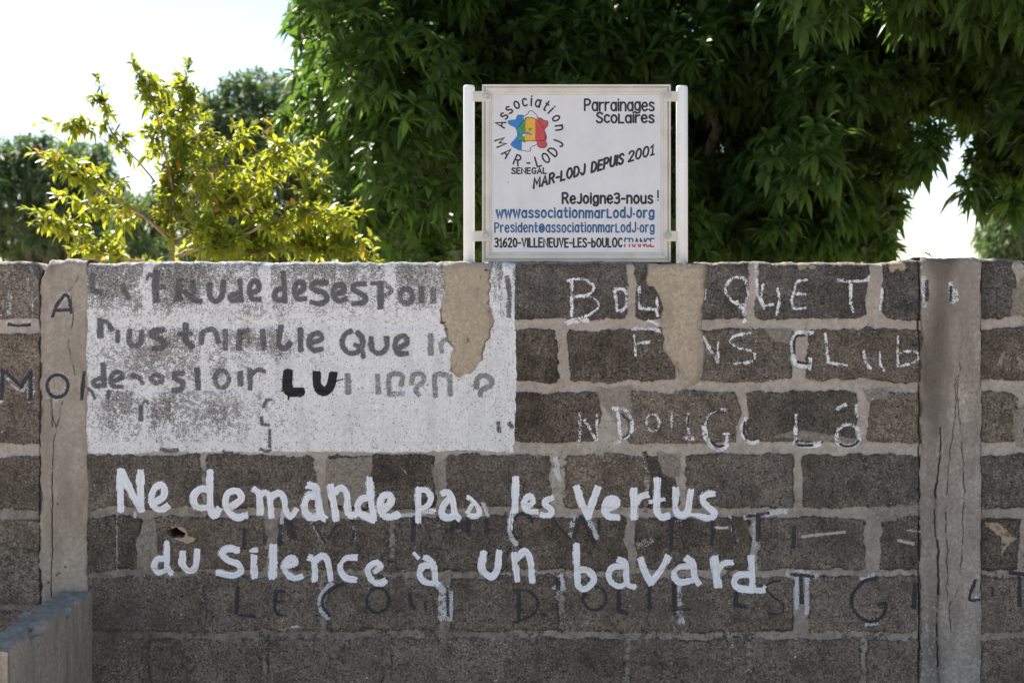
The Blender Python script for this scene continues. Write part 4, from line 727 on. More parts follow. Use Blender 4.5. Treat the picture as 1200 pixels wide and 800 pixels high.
# stroke alphabet: name -> (advance, strokes); caps are 1 high, small letters .74
def o_(w=.5, h=.74, y=0): return ell(w/2, y+h/2, w/2, h/2, 90, 450, 20)
GL = {
 'A': (.62, [[(0, 0), (.31, 1), (.62, 0)], [(.12, .34), (.5, .34)]]), 'P': (.52, [[(0, 0), (0, 1)], 's', [(0, 1), (.34, 1), (.52, .77), (.34, .5), (0, .48)]]),
 'R': (.55, [[(0, 0), (0, 1)], 's', [(0, 1), (.36, 1), (.52, .77), (.36, .53), (0, .5)], [(.28, .5), (.55, 0)]]), 'M': (.74, [[(0, 0), (.04, 1), (.37, .35), (.70, 1), (.74, 0)]]),
 'N': (.56, [[(0, 0), (0, 1), (.56, 0), (.56, 1)]]), 'L': (.44, [[(0, 1), (0, 0), (.44, 0)]]), 'O': (.6, [o_(.6, 1)]), 'D': (.56, [[(0, 0), (0, 1)], 's', [(0, 1), (.32, .98), (.56, .6), (.5, .22), (.3, .02), (0, 0)]]),
 'J': (.42, ['s', [(.42, 1), (.42, .28), (.3, .02), (.1, .02), (0, .2)]]), 'E': (.46, [[(.46, 1), (0, 1), (0, 0), (.46, 0)], [(0, .52), (.4, .52)]]), 'F': (.44, [[(.44, 1), (0, 1), (0, 0)], [(0, .52), (.38, .52)]]),
 'S': (.5, ['s', [(.49, .86), (.34, 1), (.1, .95), (.03, .74), (.22, .55), (.42, .42), (.5, .22), (.36, .02), (.1, .02), (0, .16)]]), 'C': (.5, ['s', [(.5, .86), (.34, 1), (.12, .9), (0, .5), (.12, .1), (.34, 0), (.5, .14)]]),
 'G': (.56, ['s', [(.52, .88), (.34, 1), (.12, .9), (0, .5), (.12, .1), (.34, 0), (.54, .14), (.55, .44)], [(.34, .46), (.56, .46)]]), 'I': (.02, [[(.01, 0), (.01, 1)]]), 'U': (.54, ['s', [(0, 1), (0, .3), (.12, .03), (.27, 0), (.42, .03), (.54, .3), (.54, 1)]]),
 'V': (.56, [[(0, 1), (.28, 0), (.56, 1)]]), '0': (.5, [o_(.5, 1)]), '1': (.26, [[(0, .78), (.2, 1), (.2, 0)], [(.05, 0), (.35, 0)]]), '2': (.48, ['s', [(0, .8), (.12, .98), (.36, .98), (.46, .76), (.3, .42), (0, 0)], [(0, 0), (.5, 0)]]),
 '3': (.46, ['s', [(0, .9), (.2, 1), (.42, .92), (.42, .64), (.16, .54)], 's', [(.16, .54), (.42, .46), (.46, .18), (.24, 0), (0, .1)]]), '6': (.5, ['s', [(.44, .96), (.16, .74), (.02, .34), (.14, .02), (.36, .02), (.5, .26), (.36, .52), (.12, .46), (.03, .3)]]),
 '-': (.30, [[(0, .46), (.30, .46)]]), '!': (.05, [[(.02, 1.05), (.02, .32)], [(.02, .04), (.02, .02)]]), '.': (.08, [[(.03, .38), (.05, .36)]]), ' ': (.22, []),
 'a': (.48, [o_(.46, .72), [(.47, .74), (.47, 0)]]), 'c': (.42, ['s', [(.42, .62), (.28, .74), (.08, .66), (0, .37), (.08, .08), (.28, 0), (.42, .1)]]), 'd': (.48, [o_(.46, .72), [(.47, 1.02), (.47, 0)]]), 'e': (.47, ['s', [(.02, .38), (.45, .42), (.38, .68), (.2, .74), (.03, .58), (0, .3), (.12, .04), (.3, 0), (.46, .12)]]),
 'g': (.48, [o_(.46, .70, .04), 's', [(.47, .74), (.47, -.02), (.34, -.2), (.12, -.2), (0, -.1)]]), 'i': (.02, [[(.01, 0), (.01, .74)], [(.01, .98), (.01, .96)]]), 'm': (.72, [[(0, 0), (0, .74)], 's', [(0, .52), (.14, .72), (.3, .68), (.36, .5), (.36, 0)], 's', [(.36, .52), (.5, .72), (.66, .68), (.72, .5), (.72, 0)]]),
 'n': (.46, [[(0, 0), (0, .74)], 's', [(0, .5), (.16, .72), (.36, .7), (.46, .5), (.46, 0)]]), 'o': (.48, [o_(.48, .74)]), 'p': (.48, [[(0, -.28), (0, .74)], o_(.46, .72)]), 'r': (.34, [[(0, 0), (0, .74)], 's', [(0, .46), (.12, .68), (.34, .72)]]),
 's': (.42, ['s', [(.41, .62), (.26, .74), (.06, .68), (.05, .5), (.24, .38), (.4, .26), (.4, .08), (.2, 0), (0, .1)]]), 't': (.34, ['s', [(.14, 1), (.14, .2), (.2, .02), (.34, .04)], [(0, .68), (.34, .68)]]), 'u': (.46, ['s', [(0, .74), (0, .22), (.14, 0), (.32, .03), (.46, .22)], [(.46, .74), (.46, 0)]]),
 'w': (.66, [[(0, .76), (.16, 0), (.33, .7), (.50, 0), (.66, .76)]]), 'b': (.48, [[(0, 1), (0, 0)], o_(.47, .66)]), 'j': (.36, ['s', [(.36, .9), (.36, .2), (.22, 0), (0, .08)]]), 'l': (.42, [[(0, .84), (0, 0), (.42, 0)]]),
 '@': (.66, [ell(.33, .4, .33, .42, -40, 300, 24), ell(.34, .4, .14, .2, 0, 360, 14), [(.48, .58), (.48, .26), (.56, .2)]]), 'k': (.36, [[(.36, .74), (.36, .74)]]),
}
LAY = [0]
def ribbon(mb, pts, wd, y):
    """flat brush stroke with round ends; pts in sign metres (x,z)"""
    p = [np.array(q, float) for q in pts]
    q = [p[0]]
    for a in p[1:]:
        if np.linalg.norm(a-q[-1]) > 1e-6: q.append(a)
    p = q
    if len(p) == 1: p = [p[0], p[0]+np.array((0, wd*.12))]
    h = wd/2; n = len(p); lf = []; rt = []
    for i in range(n):
        a = p[max(i-1, 0)]; b = p[min(i+1, n-1)]
        t1 = (p[i]-a); t2 = (b-p[i]); t1 = t1/(np.linalg.norm(t1)+1e-12); t2 = t2/(np.linalg.norm(t2)+1e-12)
        t = t1+t2; L = np.linalg.norm(t); t = t/L if L > 1e-6 else t2
        nr = np.array((-t[1], t[0])); k = 1
        if 0 < i < n-1: k = 1/max(.55, abs(np.dot(nr, np.array((-t1[1], t1[0])))))
        lf.append(p[i]+nr*h*k); rt.append(p[i]-nr*h*k)
    vs = []
    t = (p[0]-p[1]); t /= np.linalg.norm(t); a0 = math.atan2(t[1], t[0])
    st = [p[0]+h*np.array((math.cos(a0+q), math.sin(a0+q))) for q in (-1.05, -.52, 0, .52, 1.05)]
    t = (p[-1]-p[-2]); t /= np.linalg.norm(t); a0 = math.atan2(t[1], t[0])
    en = [p[-1]+h*np.array((math.cos(a0+q), math.sin(a0+q))) for q in (-1.05, -.52, 0, .52, 1.05)]
    V = lf+rt+st+en; fs = [(i, i+1, n+i+1, n+i) for i in range(n-1)]
    fs.append((0, n, *[2*n+k for k in range(5)][::1])); fs.append((n-1, *[2*n+5+k for k in range(5)][::-1], 2*n-1))
    mb.add([(v[0], y, v[1]) for v in V], fs)
def glyph_strokes(ch):
    adv, st = GL[ch]; out = []; sm = False
    for s in st:
        if s == 's': sm = True; continue
        out.append(smooth_path(s, .12) if sm else np.array(s, float)); sm = False
    return adv, out
def put(mb, ch, f, wd):
    if ch == 'w': wd *= 1.35
    for s in glyph_strokes(ch)[1]:
        LAY[0] = (LAY[0]+1) % 40
        ribbon(mb, [f(x, y) for x, y in s], wd, -.0079-.00001*LAY[0])
def line(name, txt, x0, x1, yb, cap, wd, mat, slope=0, gap=.20, label=None, jit=.02, lean=0):
    """txt between photo pixels x0..x1 on baseline yb, capital height cap"""
    adv = [GL[c][0] for c in txt]; tot = sum(adv)+gap*(len(txt)-1); k = (x1-x0-wd)/tot; mb = MB(); x = 0
    rr = random.Random(len(txt)*7)
    for c, a in zip(txt, adv):
        dy = rr.uniform(-jit, jit); hs = 1+rr.uniform(-jit, jit)*1.5; xo = x
        def f(u, v, xo=xo, dy=dy, hs=hs):
            px = x0+wd/2+(xo+u)*k+v*lean*cap; py = yb-cap*(v*hs+dy)-slope*(px-x0)
            return (sx(px)-SO[0], sz(py)-SO[2])
        put(mb, c, f, wd*PX); x += a+gap
    o = mb.build(name, mat, sign)
    if label: o['label'] = label
    return o
def arc_line(name, items, cx, cy, r, cap, wd, mat, flip, label, sq=1.0):
    mb = MB()
    for c, ang in items:
        a = R(ang); adv = GL[c][0]; hh = .5 if c.isupper() or c == '-' else .42
        ux, uy = (math.sin(a), math.cos(a)) if not flip else (-math.sin(a), -math.cos(a))    # reading direction (px, y up)
        nx, ny = (math.cos(a), math.sin(a)) if not flip else (-math.cos(a), -math.sin(a))
        uy = -uy
        def f(u, v):
            du = (u-adv/2)*cap*.95; dv = (v-hh)*cap
            X_ = cx+r*math.cos(a)*sq+du*ux+dv*nx; Y_ = cy-(r*math.sin(a)+du*uy+dv*ny)
            return (sx(X_)-SO[0], sz(Y_)-SO[2])
        put(mb, c, f, wd*PX)
    mb.build(name, mat, sign)['label'] = label
line('sign_text', 'Parrainages', 684, 767, 130, 13, 2.3, M_INK, label='black line Parrainages')
line('sign_text', 'Scolaires', 698, 767, 144, 11.6, 2.4, M_INK, label='black line Scolaires')
line('sign_text', 'MAR-LODJ', 624, 686, 221.3, 10.8, 2.7, M_INK, .285, .28, 'slanted black words MAR-LODJ', lean=.06)
line('sign_text', 'DEPUIS', 691.5, 731, 202.6, 11.2, 2.8, M_INK, .285, .27, 'slanted black word DEPUIS', lean=.10)
line('sign_text', '2001', 735, 766, 190, 11.4, 2.3, M_INK, .285, .22, 'slanted black number 2001', lean=.10)
line('sign_text', 'Rejoigne3-nous', 658, 765.5, 238.3, 11.6, 2.6, M_INK, 0, .26, 'black line Rejoignez-nous')
line('sign_text', '!', 769, 773, 235, 11, 2.0, M_INK, 0, .2, 'black exclamation mark')
line('sign_text', 'wwwassociationmarlodJ.org', 581, 767, 255.0, 11.0, 2.35, M_BLUE, 0, .28, 'blue web address')
line('sign_text', 'President@associationmarlodJ.org', 579, 767, 272.0, 10.8, 1.95, M_BLUE, 0, .28, 'blue mail address')
line('sign_text', '31620-VILLENEUVE-LES-bOULOC', 579, 729.5, 289.3, 9.8, 2.1, M_INK, 0, .27, 'black address line')
# FRANCE: blue tops and red feet with a white gap between
def split_word(txt, x0, x1, yb, cap, wd):
    adv = [GL[c][0] for c in txt]; tot = sum(adv)+.2*(len(txt)-1); k = (x1-x0)/tot
    for mat, lo, hi, nm in ((M_BLUE, .60, 1.1, 'blue upper half of the word FRANCE'), (M_ERED, -.1, .30, 'red lower half of the word FRANCE')):
        mb = MB(); x = 0
        for c, a in zip(txt, adv):
            for s in glyph_strokes(c)[1]:
                q = []
                for p, r_ in zip(s[:-1], s[1:]):
                    for t_ in np.linspace(0, 1, 9): q.append(p+(r_-p)*t_)
                run = []
                for p in q+[np.array((0, 9.))]:
                    if lo <= p[1] <= hi: run.append(p)
                    else:
                        if len(run) > 2:
                            LAY[0] = (LAY[0]+1) % 40
                            ribbon(mb, [(sx(x0+(x+p_[0])*k)-SO[0], sz(yb-cap*p_[1])-SO[2]) for p_ in run], wd*PX, -.0079-.00001*LAY[0])
                        run = []
            x += a+.2
        mb.build('sign_text', mat, sign)['label'] = nm
split_word('FRANCE', 732, 766, 289.0, 9.4, 1.8)
arc_line('sign_text', list(zip('Association', [165, 148, 133, 115.5, 99.5, 86.5, 73.5, 57, 45, 27, 8])), 620.5, 155, 35.5, 11.5, 2.0, M_INK, False, 'black curved word Association')
arc_line('sign_text', list(zip('MAR-LODJ', [200, 223, 247, 268, 286, 302, 320, 338])), 620.5, 155, 36, 11.5, 2.0, M_INK, True, 'black curved words MAR-LODJ')
line('sign_text', 'SENEGAL', 599, 641, 203.6, 6.4, 1.7, M_INK, 0, .24, 'small black word SENEGAL')
# emblem of two overlaid maps
emb = bpy.data.objects.new('emblem', None); COL.objects.link(emb); emb.parent = sign; emb['label'] = 'round emblem of coloured overlapping maps'
def ep(c): return (sx(560+c[0]/6.667)-SO[0], sz(100+c[1]/6.667)-SO[2])
def blob(name, pts, mat, k):
    p = smooth_path(pts+[pts[0]], 9)[:-1]; mb = MB()
    mb.add([(*[ep(q)[0]], -.0079-.00007*k, ep(q)[1]) for q in p], [tuple(range(len(p)))]); return mb.build(name, mat, emb)
def rim(pts, wd=.0026, k=6):
    mb = MB(); LAY[0] = (LAY[0]+1) % 40
    ribbon(mb, [ep(q) for q in smooth_path(pts, 9)], wd, -.0079-.00007*k-.00001*(LAY[0] % 7)); return mb
blob('blue_field', [(232, 282), (262, 272), (296, 268), (305, 238), (335, 232), (365, 242), (385, 262), (368, 320), (372, 400), (345, 440), (342, 512), (300, 500), (255, 465), (285, 425), (307, 390), (290, 335), (245, 312)], M_EBLUE, 1)
blob('white_field', [(362, 242), (390, 228), (400, 205), (425, 205), (445, 222), (463, 240), (468, 270), (462, 440), (455, 470), (412, 490), (408, 516), (375, 515), (345, 510), (347, 440)], M_SIGN, 2)
blob('red_field', [(466, 266), (495, 262), (515, 278), (545, 284), (545, 315), (522, 345), (532, 380), (540, 410), (525, 435), (540, 468), (518, 492), (480, 488), (460, 462), (460, 430)], M_ERED, 3)
blob('green_band', [(382, 258), (352, 285), (322, 325), (318, 372), (345, 378), (372, 376), (366, 398), (322, 404), (320, 432), (345, 440), (376, 438)], M_EGREEN, 4)
blob('amber_band', [(378, 258), (414, 256), (450, 266), (453, 350), (450, 436), (410, 437), (370, 438), (372, 350)], M_EYEL, 5)
blob('red_band', [(450, 266), (480, 292), (502, 326), (522, 365), (530, 432), (490, 436), (450, 435), (449, 350)], M_ERED, 6)
s_ = MB(); star = [(408+(20 if k % 2 == 0 else 8)*math.sin(k*math.pi/5), 345-(20 if k % 2 == 0 else 8)*math.cos(k*math.pi/5)) for k in range(10)]
s_.add([(ep(q)[0], -.00845, ep(q)[1]) for q in star], [tuple(range(10))]); s_.build('star', M_EGREEN, emb)
rim([(318, 388), (345, 384), (370, 374), (400, 380), (416, 386)], .006, 8).build('river', M_EBLUE, emb)
om = MB()
for pts in ([(362, 242), (390, 228), (400, 205), (425, 205), (445, 222), (463, 240), (468, 262), (495, 262), (515, 278), (545, 284), (545, 315), (522, 345)], [(342, 512), (375, 517), (408, 517), (412, 490), (440, 474), (460, 468)],
            [(382, 256), (414, 254), (452, 268), (484, 296), (506, 330), (524, 368), (530, 432)], [(518, 400), (530, 402), (534, 420), (520, 432), (450, 437), (370, 439), (320, 434)], [(318, 330), (350, 288), (380, 258)], [(470, 484), (518, 492), (540, 468), (526, 436)]):
    LAY[0] = (LAY[0]+1) % 40
    ribbon(om, [ep(q) for q in smooth_path(pts, 9)], .0019, -.0087-.00001*LAY[0])
om.build('outline', M_INK, emb)

# ------------------------------------------------------------------ foliage
def leaves(name, base, d0, L, W, droop, tint, mat, parent, warm=None, fold=.16):
    n = len(base); up = np.array((0, 0, 1.0))
    side = np.cross(d0, up)+RNG.normal(0, .35, (n, 3)); side -= d0*(side*d0).sum(1)[:, None]; side /= np.linalg.norm(side, axis=1)[:, None]+1e-9
    rows = []; ts = (0, .22, .58, 1.0); ws = (0, .82, .92, 0)
    for t, wv in zip(ts, ws):
        c = base+L[:, None]*(d0*t-up*(droop*t*t*.5)[:, None])
        tg = d0-up*(droop*t)[:, None]; nr = np.cross(side, tg); nr /= np.linalg.norm(nr, axis=1)[:, None]+1e-9
        if wv == 0: rows.append(c)
        else:
            h = (W*.5*wv)[:, None]; lift = nr*(W*fold)[:, None]
            rows += [c+side*h+lift, c, c-side*h+lift]
    V = np.stack(rows, 1); b = (np.arange(n)*8)[:, None]
    T = np.concatenate([b+np.array([[0, 1, 2]]), b+np.array([[0, 2, 3]]), b+np.array([[4, 7, 5]]), b+np.array([[5, 7, 6]])])
    Q = np.concatenate([b+np.array([[1, 4, 5, 2]]), b+np.array([[2, 5, 6, 3]])])
    A = {'tint': np.repeat(tint, 8)}
    if warm is not None: A['warm'] = np.repeat(warm, 8)
    return mesh_np(name, V.reshape(-1, 3), [T, Q], mat, parent, A)
def unit(v): return v/(np.linalg.norm(v, axis=-1, keepdims=True)+1e-9)
def in_poly(x, y, poly): return poly_sdf(np.atleast_1d(np.array(x, float)), np.atleast_1d(np.array(y, float)), poly)
def lumps_in(poly, D0, D1, n, r0, r1, seed, inset=.75):
    rg = np.random.default_rng(seed); P = np.array(poly); out = []; tries = 0
    while len(out) < n and tries < 60000:
        tries += 1; x = rg.uniform(P[:, 0].min(), P[:, 0].max()); y = rg.uniform(P[:, 1].min(), P[:, 1].max()); D = rg.uniform(D0, D1); r = rg.uniform(r0, r1)
        if in_poly(x, y, poly)[0] > inset*r/(PX*D/CAMD): out.append((*at(x, y, D), r))
    return out
def vis_weight(Lm):
    D = Lm[:, 1]+CAMD; px = 600+Lm[:, 0]*CAMD/D/PX; py = 350-(Lm[:, 2]-CAMZ)*CAMD/D/PX; rp = Lm[:, 3]*CAMD/D/PX
    return np.where((px-rp > 1215) | (px+rp < -15) | (py+rp < -20), .22, 1.0)*np.where(py-rp > 330, .3, 1)
def crown(name, lumps, n_ros, leafL, parent, mat, seed, per=(8, 12), droop=(.35, 1.0), aspect=.24, inner=.35, cut=None, flat=.85):
    rg = np.random.default_rng(seed); Lm = np.array(lumps); c = Lm[:, :3]; r = Lm[:, 3]
    wt = r**2*vis_weight(Lm); k = rg.choice(len(r), n_ros*3, p=wt/wt.sum()); u = unit(rg.normal(size=(len(k), 3)))
    shell = np.where(rg.random(len(k)) < inner, rg.uniform(.35, .85, len(k)), rg.uniform(.86, 1.06, len(k)))
    p = c[k]+u*(r[k]*shell)[:, None]*np.array((1, 1, flat))
    deep = np.zeros(len(k))
    for j in range(len(r)):
        d = np.linalg.norm((p-c[j])/np.array((1, 1, flat)), axis=1)/r[j]; deep += (d < .72)
    ok = (deep <= (1+(rg.random(len(k)) < .25)*2)); 
    if cut is not None: ok &= cut(p)
    sel = np.where(ok)[0][:n_ros]; p = p[sel]; u = u[sel]
    ax = unit(u*np.array((1, 1, .7))+np.array((0, 0, .35))+rg.normal(0, .25, u.shape)); N = len(sel)
    cnt = rg.integers(per[0], per[1]+1, N); ri = np.repeat(np.arange(N), cnt); n = len(ri)
    a = unit(np.cross(ax, np.array((.3, .2, 1.0)))); b = np.cross(ax, a)
    j = np.concatenate([np.arange(q) for q in cnt]); az = j*2.399+rg.uniform(0, 6.28, N)[ri]+rg.normal(0, .2, n)
    sp = rg.uniform(.65, 1.55, n)                                # angle from the shoot axis
    d = unit(ax[ri]*np.cos(sp)[:, None]+(a[ri]*np.cos(az)[:, None]+b[ri]*np.sin(az)[:, None])*np.sin(sp)[:, None])
    L = leafL*rg.uniform(.65, 1.15, n)*rg.uniform(.8, 1.15, N)[ri]; base = p[ri]+ax[ri]*(rg.uniform(-.3, .2, n)*leafL)[:, None]
    tint = np.clip(rg.beta(2, 2.4, N)[ri]*.8+rg.normal(.05, .13, n), 0, 1)
    return leaves(name, base, d, L, L*aspect*rg.uniform(.85, 1.2, n), rg.uniform(*droop, n), tint, mat, parent)
def trunk(name, base, lumps, r0, parent, mat, seed, forkz, n_limb=9):
    rg = random.Random(seed); mb = MB(); base = Vector(base); fork = base+Vector((rg.uniform(-.2, .2), rg.uniform(-.2, .2), forkz))
    mid = (base+fork)/2+Vector((rg.uniform(-.1, .1), rg.uniform(-.1, .1), 0))
    mb.tube([base-Vector((0, 0, .1)), base+Vector((0, 0, .15)), mid, fork], [r0*1.5, r0*1.12, r0*.95, r0*.8], 14)
    cand = [l for l in lumps if abs(l[0]-base.x) < .9 and l[2] > fork.z+1.5 and l[1] > 4.6]
    for l in rg.sample(cand, min(n_limb, len(cand))):
        e = Vector(l[:3]); m1 = fork.lerp(e, .4)+Vector((rg.uniform(-.2, .2), rg.uniform(-.2, .2), .25)); m2 = fork.lerp(e, .75)+Vector((rg.uniform(-.15, .15), rg.uniform(-.15, .15), .1))
        mb.tube([fork-Vector((0, 0, .15)), m1, m2, e], [r0*.5, r0*.34, r0*.2, r0*.08], 9)
    return mb.build(name, mat, parent, True)
def px_lumps(lst, D0, D1, seed, sub=3):
    rg = np.random.default_rng(seed); out = []
    for x, y, r in lst:
        for k in range(sub+1):
            D = rg.uniform(D0, D1); q = r*(.8 if k == 0 else rg.uniform(.4, .6)); a = rg.uniform(0, 6.28); o = 0 if k == 0 else r*rg.uniform(.3, .62)
            out.append((*at(x+o*math.cos(a), y+o*math.sin(a), D), q*PX*D/CAMD))
    return out
def tree(name, label, cat, base, lumps, n_ros, leafL, mat, seed, r0, forkz, group=None, **kw):
    t = thing(name, label, cat, (0, 0, 0), group)
    t.location = base
    tr = trunk('trunk', base, lumps, r0, t, M_BARK, seed, forkz); cr = crown('crown', lumps, n_ros, leafL, t, mat, seed, **kw)
    for o in (tr, cr): o.location = -Vector(base)
    return t

# left mango: bright outer leaves on its left side
pa = [(352, -500), (338, -60), (322, 40), (308, 90), (306, 160), (330, 196), (368, 205), (388, 250), (408, 315), (770, 330), (770, 150), (760, -500)]
la = lumps_in(pa, 9.6, 11.2, 46, .30, .52, 3, .85)+lumps_in([(x, y) for x, y in pa], 11.0, 13.5, 34, .6, .95, 4, .85)
tree('mango_tree', 'dense dark green mango tree behind and to the left of the notice board', 'tree', at(600, 891, 12.0)*np.array((1, 1, 0)), la+px_lumps([(440, 292, 34), (480, 296, 36), (525, 296, 36), (560, 290, 40), (395, 230, 34), (430, 250, 40)], 9.9, 11.5, 51), 8200, .155, M_MANGO, 11, .24, 1.3, inner=.22, aspect=.31)
# right mango: overhangs at the top; unseen leaf lumps are added to darken its inside
pb = [(735, -520), (1700, -520), (1700, 240), (1300, 225), (1200, 235), (1165, 225), (1122, 205), (1106, 120), (1078, 128), (1070, 200), (1052, 262), (1056, 322), (700, 330), (720, 140)]
lb = lumps_in(pb, 9.4, 11.0, 90, .28, .50, 5, .6)+lumps_in(pb, 11.0, 13.5, 60, .5, .9, 6, .7)
over = lumps_in([(760, -260), (1500, -260), (1500, 62), (1250, 70), (1100, 40), (980, 62), (900, 58), (840, 30)], 8.4, 9.5, 34, .26, .45, 8, .85)
extra = px_lumps([(1000, 150, 75), (1032, 240, 36), (1020, 95, 70), (1065, 55, 60), (1110, 60, 60), (1150, 105, 55), (1190, 150, 55), (1160, 185, 36), (985, 265, 60), (1040, 190, 36), (1030, 290, 30), (940, 285, 60), (880, 290, 55), (765, 280, 50), (810, 292, 50), (1190, 215, 30), (1096, 110, 30), (770, 210, 60), (850, 240, 70), (930, 200, 80), (880, 130, 90)], 10.2, 12.5, 52, 4)
extra += px_lumps([(1135, 218, 18), (1150, 228, 16), (1175, 240, 16), (1090, 165, 24), (1075, 205, 14), (1104, 178, 20), (1084, 188, 16)], 9.6, 10.2, 53, 2)
shade_lumps_low = [(x_, y_, z_, .62) for x_, y_, z_ in ((.9, .9, 3.75), (2.0, .5, 3.7), (3.1, .7, 3.6), (4.2, .6, 3.6), (5.3, .8, 3.6), (1.5, -.4, 3.8), (2.7, -.5, 3.7), (3.9, -.5, 3.7), (5.0, -.4, 3.7), (2.2, 1.5, 3.9), (3.4, 1.6, 3.9), (4.6, 1.6, 3.9))]  # low unseen leaf lumps, added to block sky light from the crown
shade_lumps = [(*(np.array((x_, y_, z_))), r_) for x_, y_, z_, r_ in ((.6, 1.6, 4.6, .8), (1.8, 1.4, 4.5, .9), (3.0, 1.6, 4.4, .9), (4.2, 2.0, 4.3, .9), (1.2, 2.4, 5.2, .9), (2.6, 2.6, 5.2, 1.0), (4.0, 3.2, 5.0, 1.0), (2.2, .2, 4.9, 1.0), (3.8, .3, 4.8, 1.0), (5.2, .8, 4.6, 1.0), (3.0, -1.0, 5.2, 1.0), (4.8, -.8, 5.0, 1.0))]  # upper unseen leaf lumps, added to keep the right crown dark
tree('mango_tree', 'deep shaded mango tree overhanging the wall to the right of the notice board', 'tree', at(850, 891, 12.4)*np.array((1, 1, 0)), lb+over+extra+shade_lumps*2+shade_lumps_low*4, 18500, .155, M_MANGO, 12, .20, 1.2, inner=.45, aspect=.31)

# far trees
pc = [(-260, 240), (-120, 190), (-20, 172), (30, 163), (75, 165), (112, 185), (136, 225), (140, 262), (128, 318), (20, 318), (-10, 300), (-260, 330)]
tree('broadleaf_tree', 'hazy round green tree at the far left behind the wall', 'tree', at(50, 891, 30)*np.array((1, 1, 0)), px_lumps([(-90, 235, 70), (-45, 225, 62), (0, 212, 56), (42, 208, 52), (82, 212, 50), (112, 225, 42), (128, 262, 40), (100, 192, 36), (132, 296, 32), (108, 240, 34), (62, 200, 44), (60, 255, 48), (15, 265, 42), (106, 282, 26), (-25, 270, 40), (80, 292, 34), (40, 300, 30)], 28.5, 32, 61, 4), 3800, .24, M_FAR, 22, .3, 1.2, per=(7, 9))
pd = [(205, 240), (222, 160), (238, 115), (285, 93), (345, 84), (430, 95), (470, 150), (470, 330), (190, 330)]
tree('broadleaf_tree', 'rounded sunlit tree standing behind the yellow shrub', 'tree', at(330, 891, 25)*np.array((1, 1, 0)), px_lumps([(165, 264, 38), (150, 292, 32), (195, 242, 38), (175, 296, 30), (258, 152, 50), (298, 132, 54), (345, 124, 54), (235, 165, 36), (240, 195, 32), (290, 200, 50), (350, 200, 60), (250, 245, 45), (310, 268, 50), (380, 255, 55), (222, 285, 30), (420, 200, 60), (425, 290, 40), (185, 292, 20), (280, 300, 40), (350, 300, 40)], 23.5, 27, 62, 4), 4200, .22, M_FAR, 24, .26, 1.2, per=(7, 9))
pe = [(1146, 285), (1160, 258), (1185, 240), (1215, 205), (1300, 190), (1380, 230), (1380, 330), (1150, 330)]
tree('broadleaf_tree', 'pale hazy tree at the far right edge beyond the cracked pillar', 'tree', at(1240, 891, 25)*np.array((1, 1, 0)), px_lumps([(1190, 258, 36), (1163, 284, 24), (1222, 230, 44), (1205, 295, 36), (1260, 240, 60)], 24, 26.5, 63, 4), 1900, .20, M_FAR, 26, .22, 1.0, per=(7, 9))

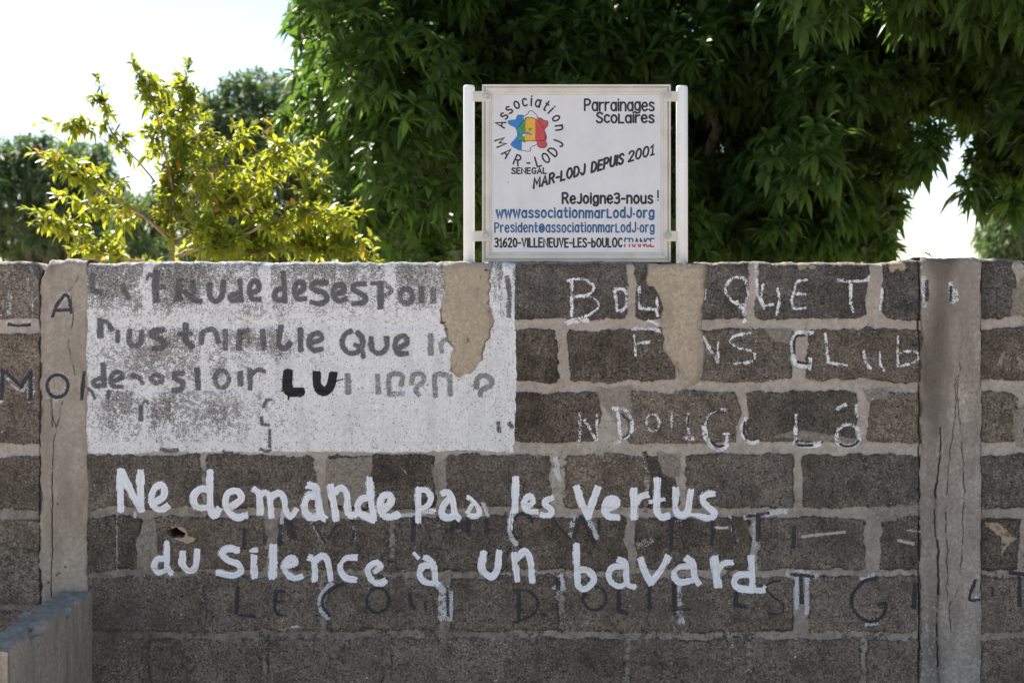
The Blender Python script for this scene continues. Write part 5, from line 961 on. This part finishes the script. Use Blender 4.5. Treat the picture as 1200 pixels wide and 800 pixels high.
# yellow green shrub with long bare branches
def shrub():
    D = 8.0; rg = np.random.default_rng(41); root = at(206, 891, D); root[2] = 0
    t = thing('leafy_shrub', 'sunlit yellow green shrub with long pale branches behind the wall', 'shrub', tuple(root))
    mb = MB(); tips = []; T = []
    def br(pts, r0, r1, dens=1.0, hang=.55, sun=.5, tl=(.06, .17), start=.3):  # sun argument only sets leaf tone per branch, higher is lighter
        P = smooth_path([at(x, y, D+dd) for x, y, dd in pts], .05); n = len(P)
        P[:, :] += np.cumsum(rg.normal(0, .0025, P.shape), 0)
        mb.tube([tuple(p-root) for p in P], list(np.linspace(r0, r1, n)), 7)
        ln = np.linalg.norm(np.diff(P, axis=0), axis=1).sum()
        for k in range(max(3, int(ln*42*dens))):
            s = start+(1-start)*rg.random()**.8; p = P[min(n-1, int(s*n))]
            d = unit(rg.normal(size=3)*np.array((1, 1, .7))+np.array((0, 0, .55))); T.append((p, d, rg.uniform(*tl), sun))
        T.append((P[-1], unit(P[-1]-P[-3]), .22, sun))
    br([(206, 891, 0), (207, 520, 0), (206, 330, 0), (203, 265, 0), (203, 225, 0), (209, 170, .1), (214, 130, .1), (216, 100, .1)], .022, .003, .55, sun=.25, start=.80, tl=(.05, .16))
    br([(203, 238, 0), (194, 190, -.1), (184, 150, -.2), (172, 112, -.2), (168, 100, -.2)], .009, .002, 1.0, sun=.25, start=.42, tl=(.06, .16))
    br([(203, 232, 0), (199, 190, .2), (192, 140, .3), (188, 120, .3)], .008, .002, .8, sun=.3, start=.5, tl=(.06, .14))
    br([(204, 245, 0), (178, 208, .1), (150, 178, .2), (128, 150, .2), (122, 126, .2)], .008, .002, .55, sun=.2, start=.62, tl=(.05, .14))
    br([(150, 178, .2), (120, 165, .3), (95, 152, .3), (86, 150, .3)], .004, .0015, .9, sun=.2, start=.55, tl=(.04, .10))
    br([(205, 285, 0), (168, 252, -.2), (130, 226, -.3), (98, 206, -.4), (78, 192, -.4)], .012, .0025, 1.0, sun=.6, start=.35)
    br([(206, 312, 0), (150, 306, .1), (110, 292, .2), (82, 276, .2), (66, 265, .2)], .010, .002, .9, sun=.75, start=.4)
    br([(168, 252, -.2), (140, 250, 0), (118, 252, .1), (100, 240, .1)], .005, .0015, .9, sun=.6)
    br([(206, 318, 0), (170, 318, .3), (140, 305, .3), (120, 296, .3)], .006, .002, 1.3, sun=.8)
    br([(204, 262, 0), (235, 226, -.1), (262, 196, -.2), (284, 165, -.2)], .010, .002, 1.1, sun=.6)
    br([(205, 255, 0), (222, 215, .2), (238, 180, .3), (240, 165, .3)], .007, .002, 1.1, sun=.5)
    br([(205, 285, 0), (250, 252, .2), (300, 222, .3), (338, 200, .3), (352, 180, .3)], .012, .002, 1.0, sun=.75)
    br([(250, 252, .2), (290, 215, .0), (318, 185, -.1), (326, 172, -.1)], .007, .002, 1.0, sun=.7)
    br([(206, 300, 0), (270, 280, -.2), (330, 256, -.3), (380, 252, -.3), (398, 262, -.3)], .012, .002, 1.05, sun=.85)
    br([(206, 320, 0), (270, 305, .1), (340, 292, .1), (400, 288, .1), (424, 296, .1)], .010, .002, 1.1, sun=.8)
    br([(230, 700, .2), (234, 330, .2), (240, 280, .2), (262, 235, .2), (275, 215, .2)], .012, .002, 1.0, sun=.6, start=.6)
    br([(300, 700, .3), (296, 330, .2), (300, 280, .2), (310, 240, .2)], .012, .002, .75, sun=.7, start=.6)
    br([(350, 700, .1), (356, 330, .1), (360, 290, .1), (372, 240, .1), (376, 225, .1)], .011, .002, .9, sun=.8, start=.6)
    br([(270, 700, -.2), (264, 330, -.2), (255, 290, -.2), (240, 260, -.2)], .010, .002, .75, sun=.7, start=.6)
    br([(395, 700, .2), (398, 330, .2), (396, 290, .2), (404, 268, .2)], .010, .002, .9, sun=.85, start=.6)
    B = []; DD = []; LL = []; TT = []; 
    for p, d, tl, sun in T:
        q = [p+d*tl*s-np.array((0, 0, .25))*tl*s*s for s in (0, .5, 1)]; mb.tube([tuple(v-root) for v in q], [.0022, .0016, .001], 4, False)
        k = int(7+tl*50)
        for s in rg.uniform(.15, 1.0, k):
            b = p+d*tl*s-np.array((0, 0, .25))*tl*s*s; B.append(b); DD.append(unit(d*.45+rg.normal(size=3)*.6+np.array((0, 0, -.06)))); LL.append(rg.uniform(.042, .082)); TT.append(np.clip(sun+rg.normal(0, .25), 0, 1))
    o = mb.build('branches', M_TWIG, t, True)
    B = np.array(B)-root; n = len(B); LL = np.array(LL)
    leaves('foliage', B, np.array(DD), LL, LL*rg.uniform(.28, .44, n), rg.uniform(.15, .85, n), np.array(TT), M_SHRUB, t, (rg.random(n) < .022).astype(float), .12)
shrub()

# dry twigs left on the wall top
def twig(px0, py0, px1, py1, label, y0=.03, y1=.06):
    a = Vector((wx(px0), y0, wz(py0))); b = Vector((wx(px1), y1, wz(py1))); t_ = MB()
    m = (a+b)/2+Vector((0, 0, .003)); t_.tube([Vector((0, 0, 0)), m-a, b-a], [.0028, .0024, .0012], 7)
    t_.tube([m-a, (m-a)+Vector((.012, .004, .010))], [.0015, .0007], 5)
    o = t_.build('dry_twig', M_TWIG, None, True); o.location = a; o['label'] = label; o['category'] = 'twig'; o['group'] = 'dry twigs lying on the wall top'
twig(92, 303.4, 122, 306.4, 'brown dry twig lying on the wall top above the tan pillar')
twig(1087, 295.5, 1099, 301.5, 'thin dry twig sticking up from the top of the cracked grey pillar')
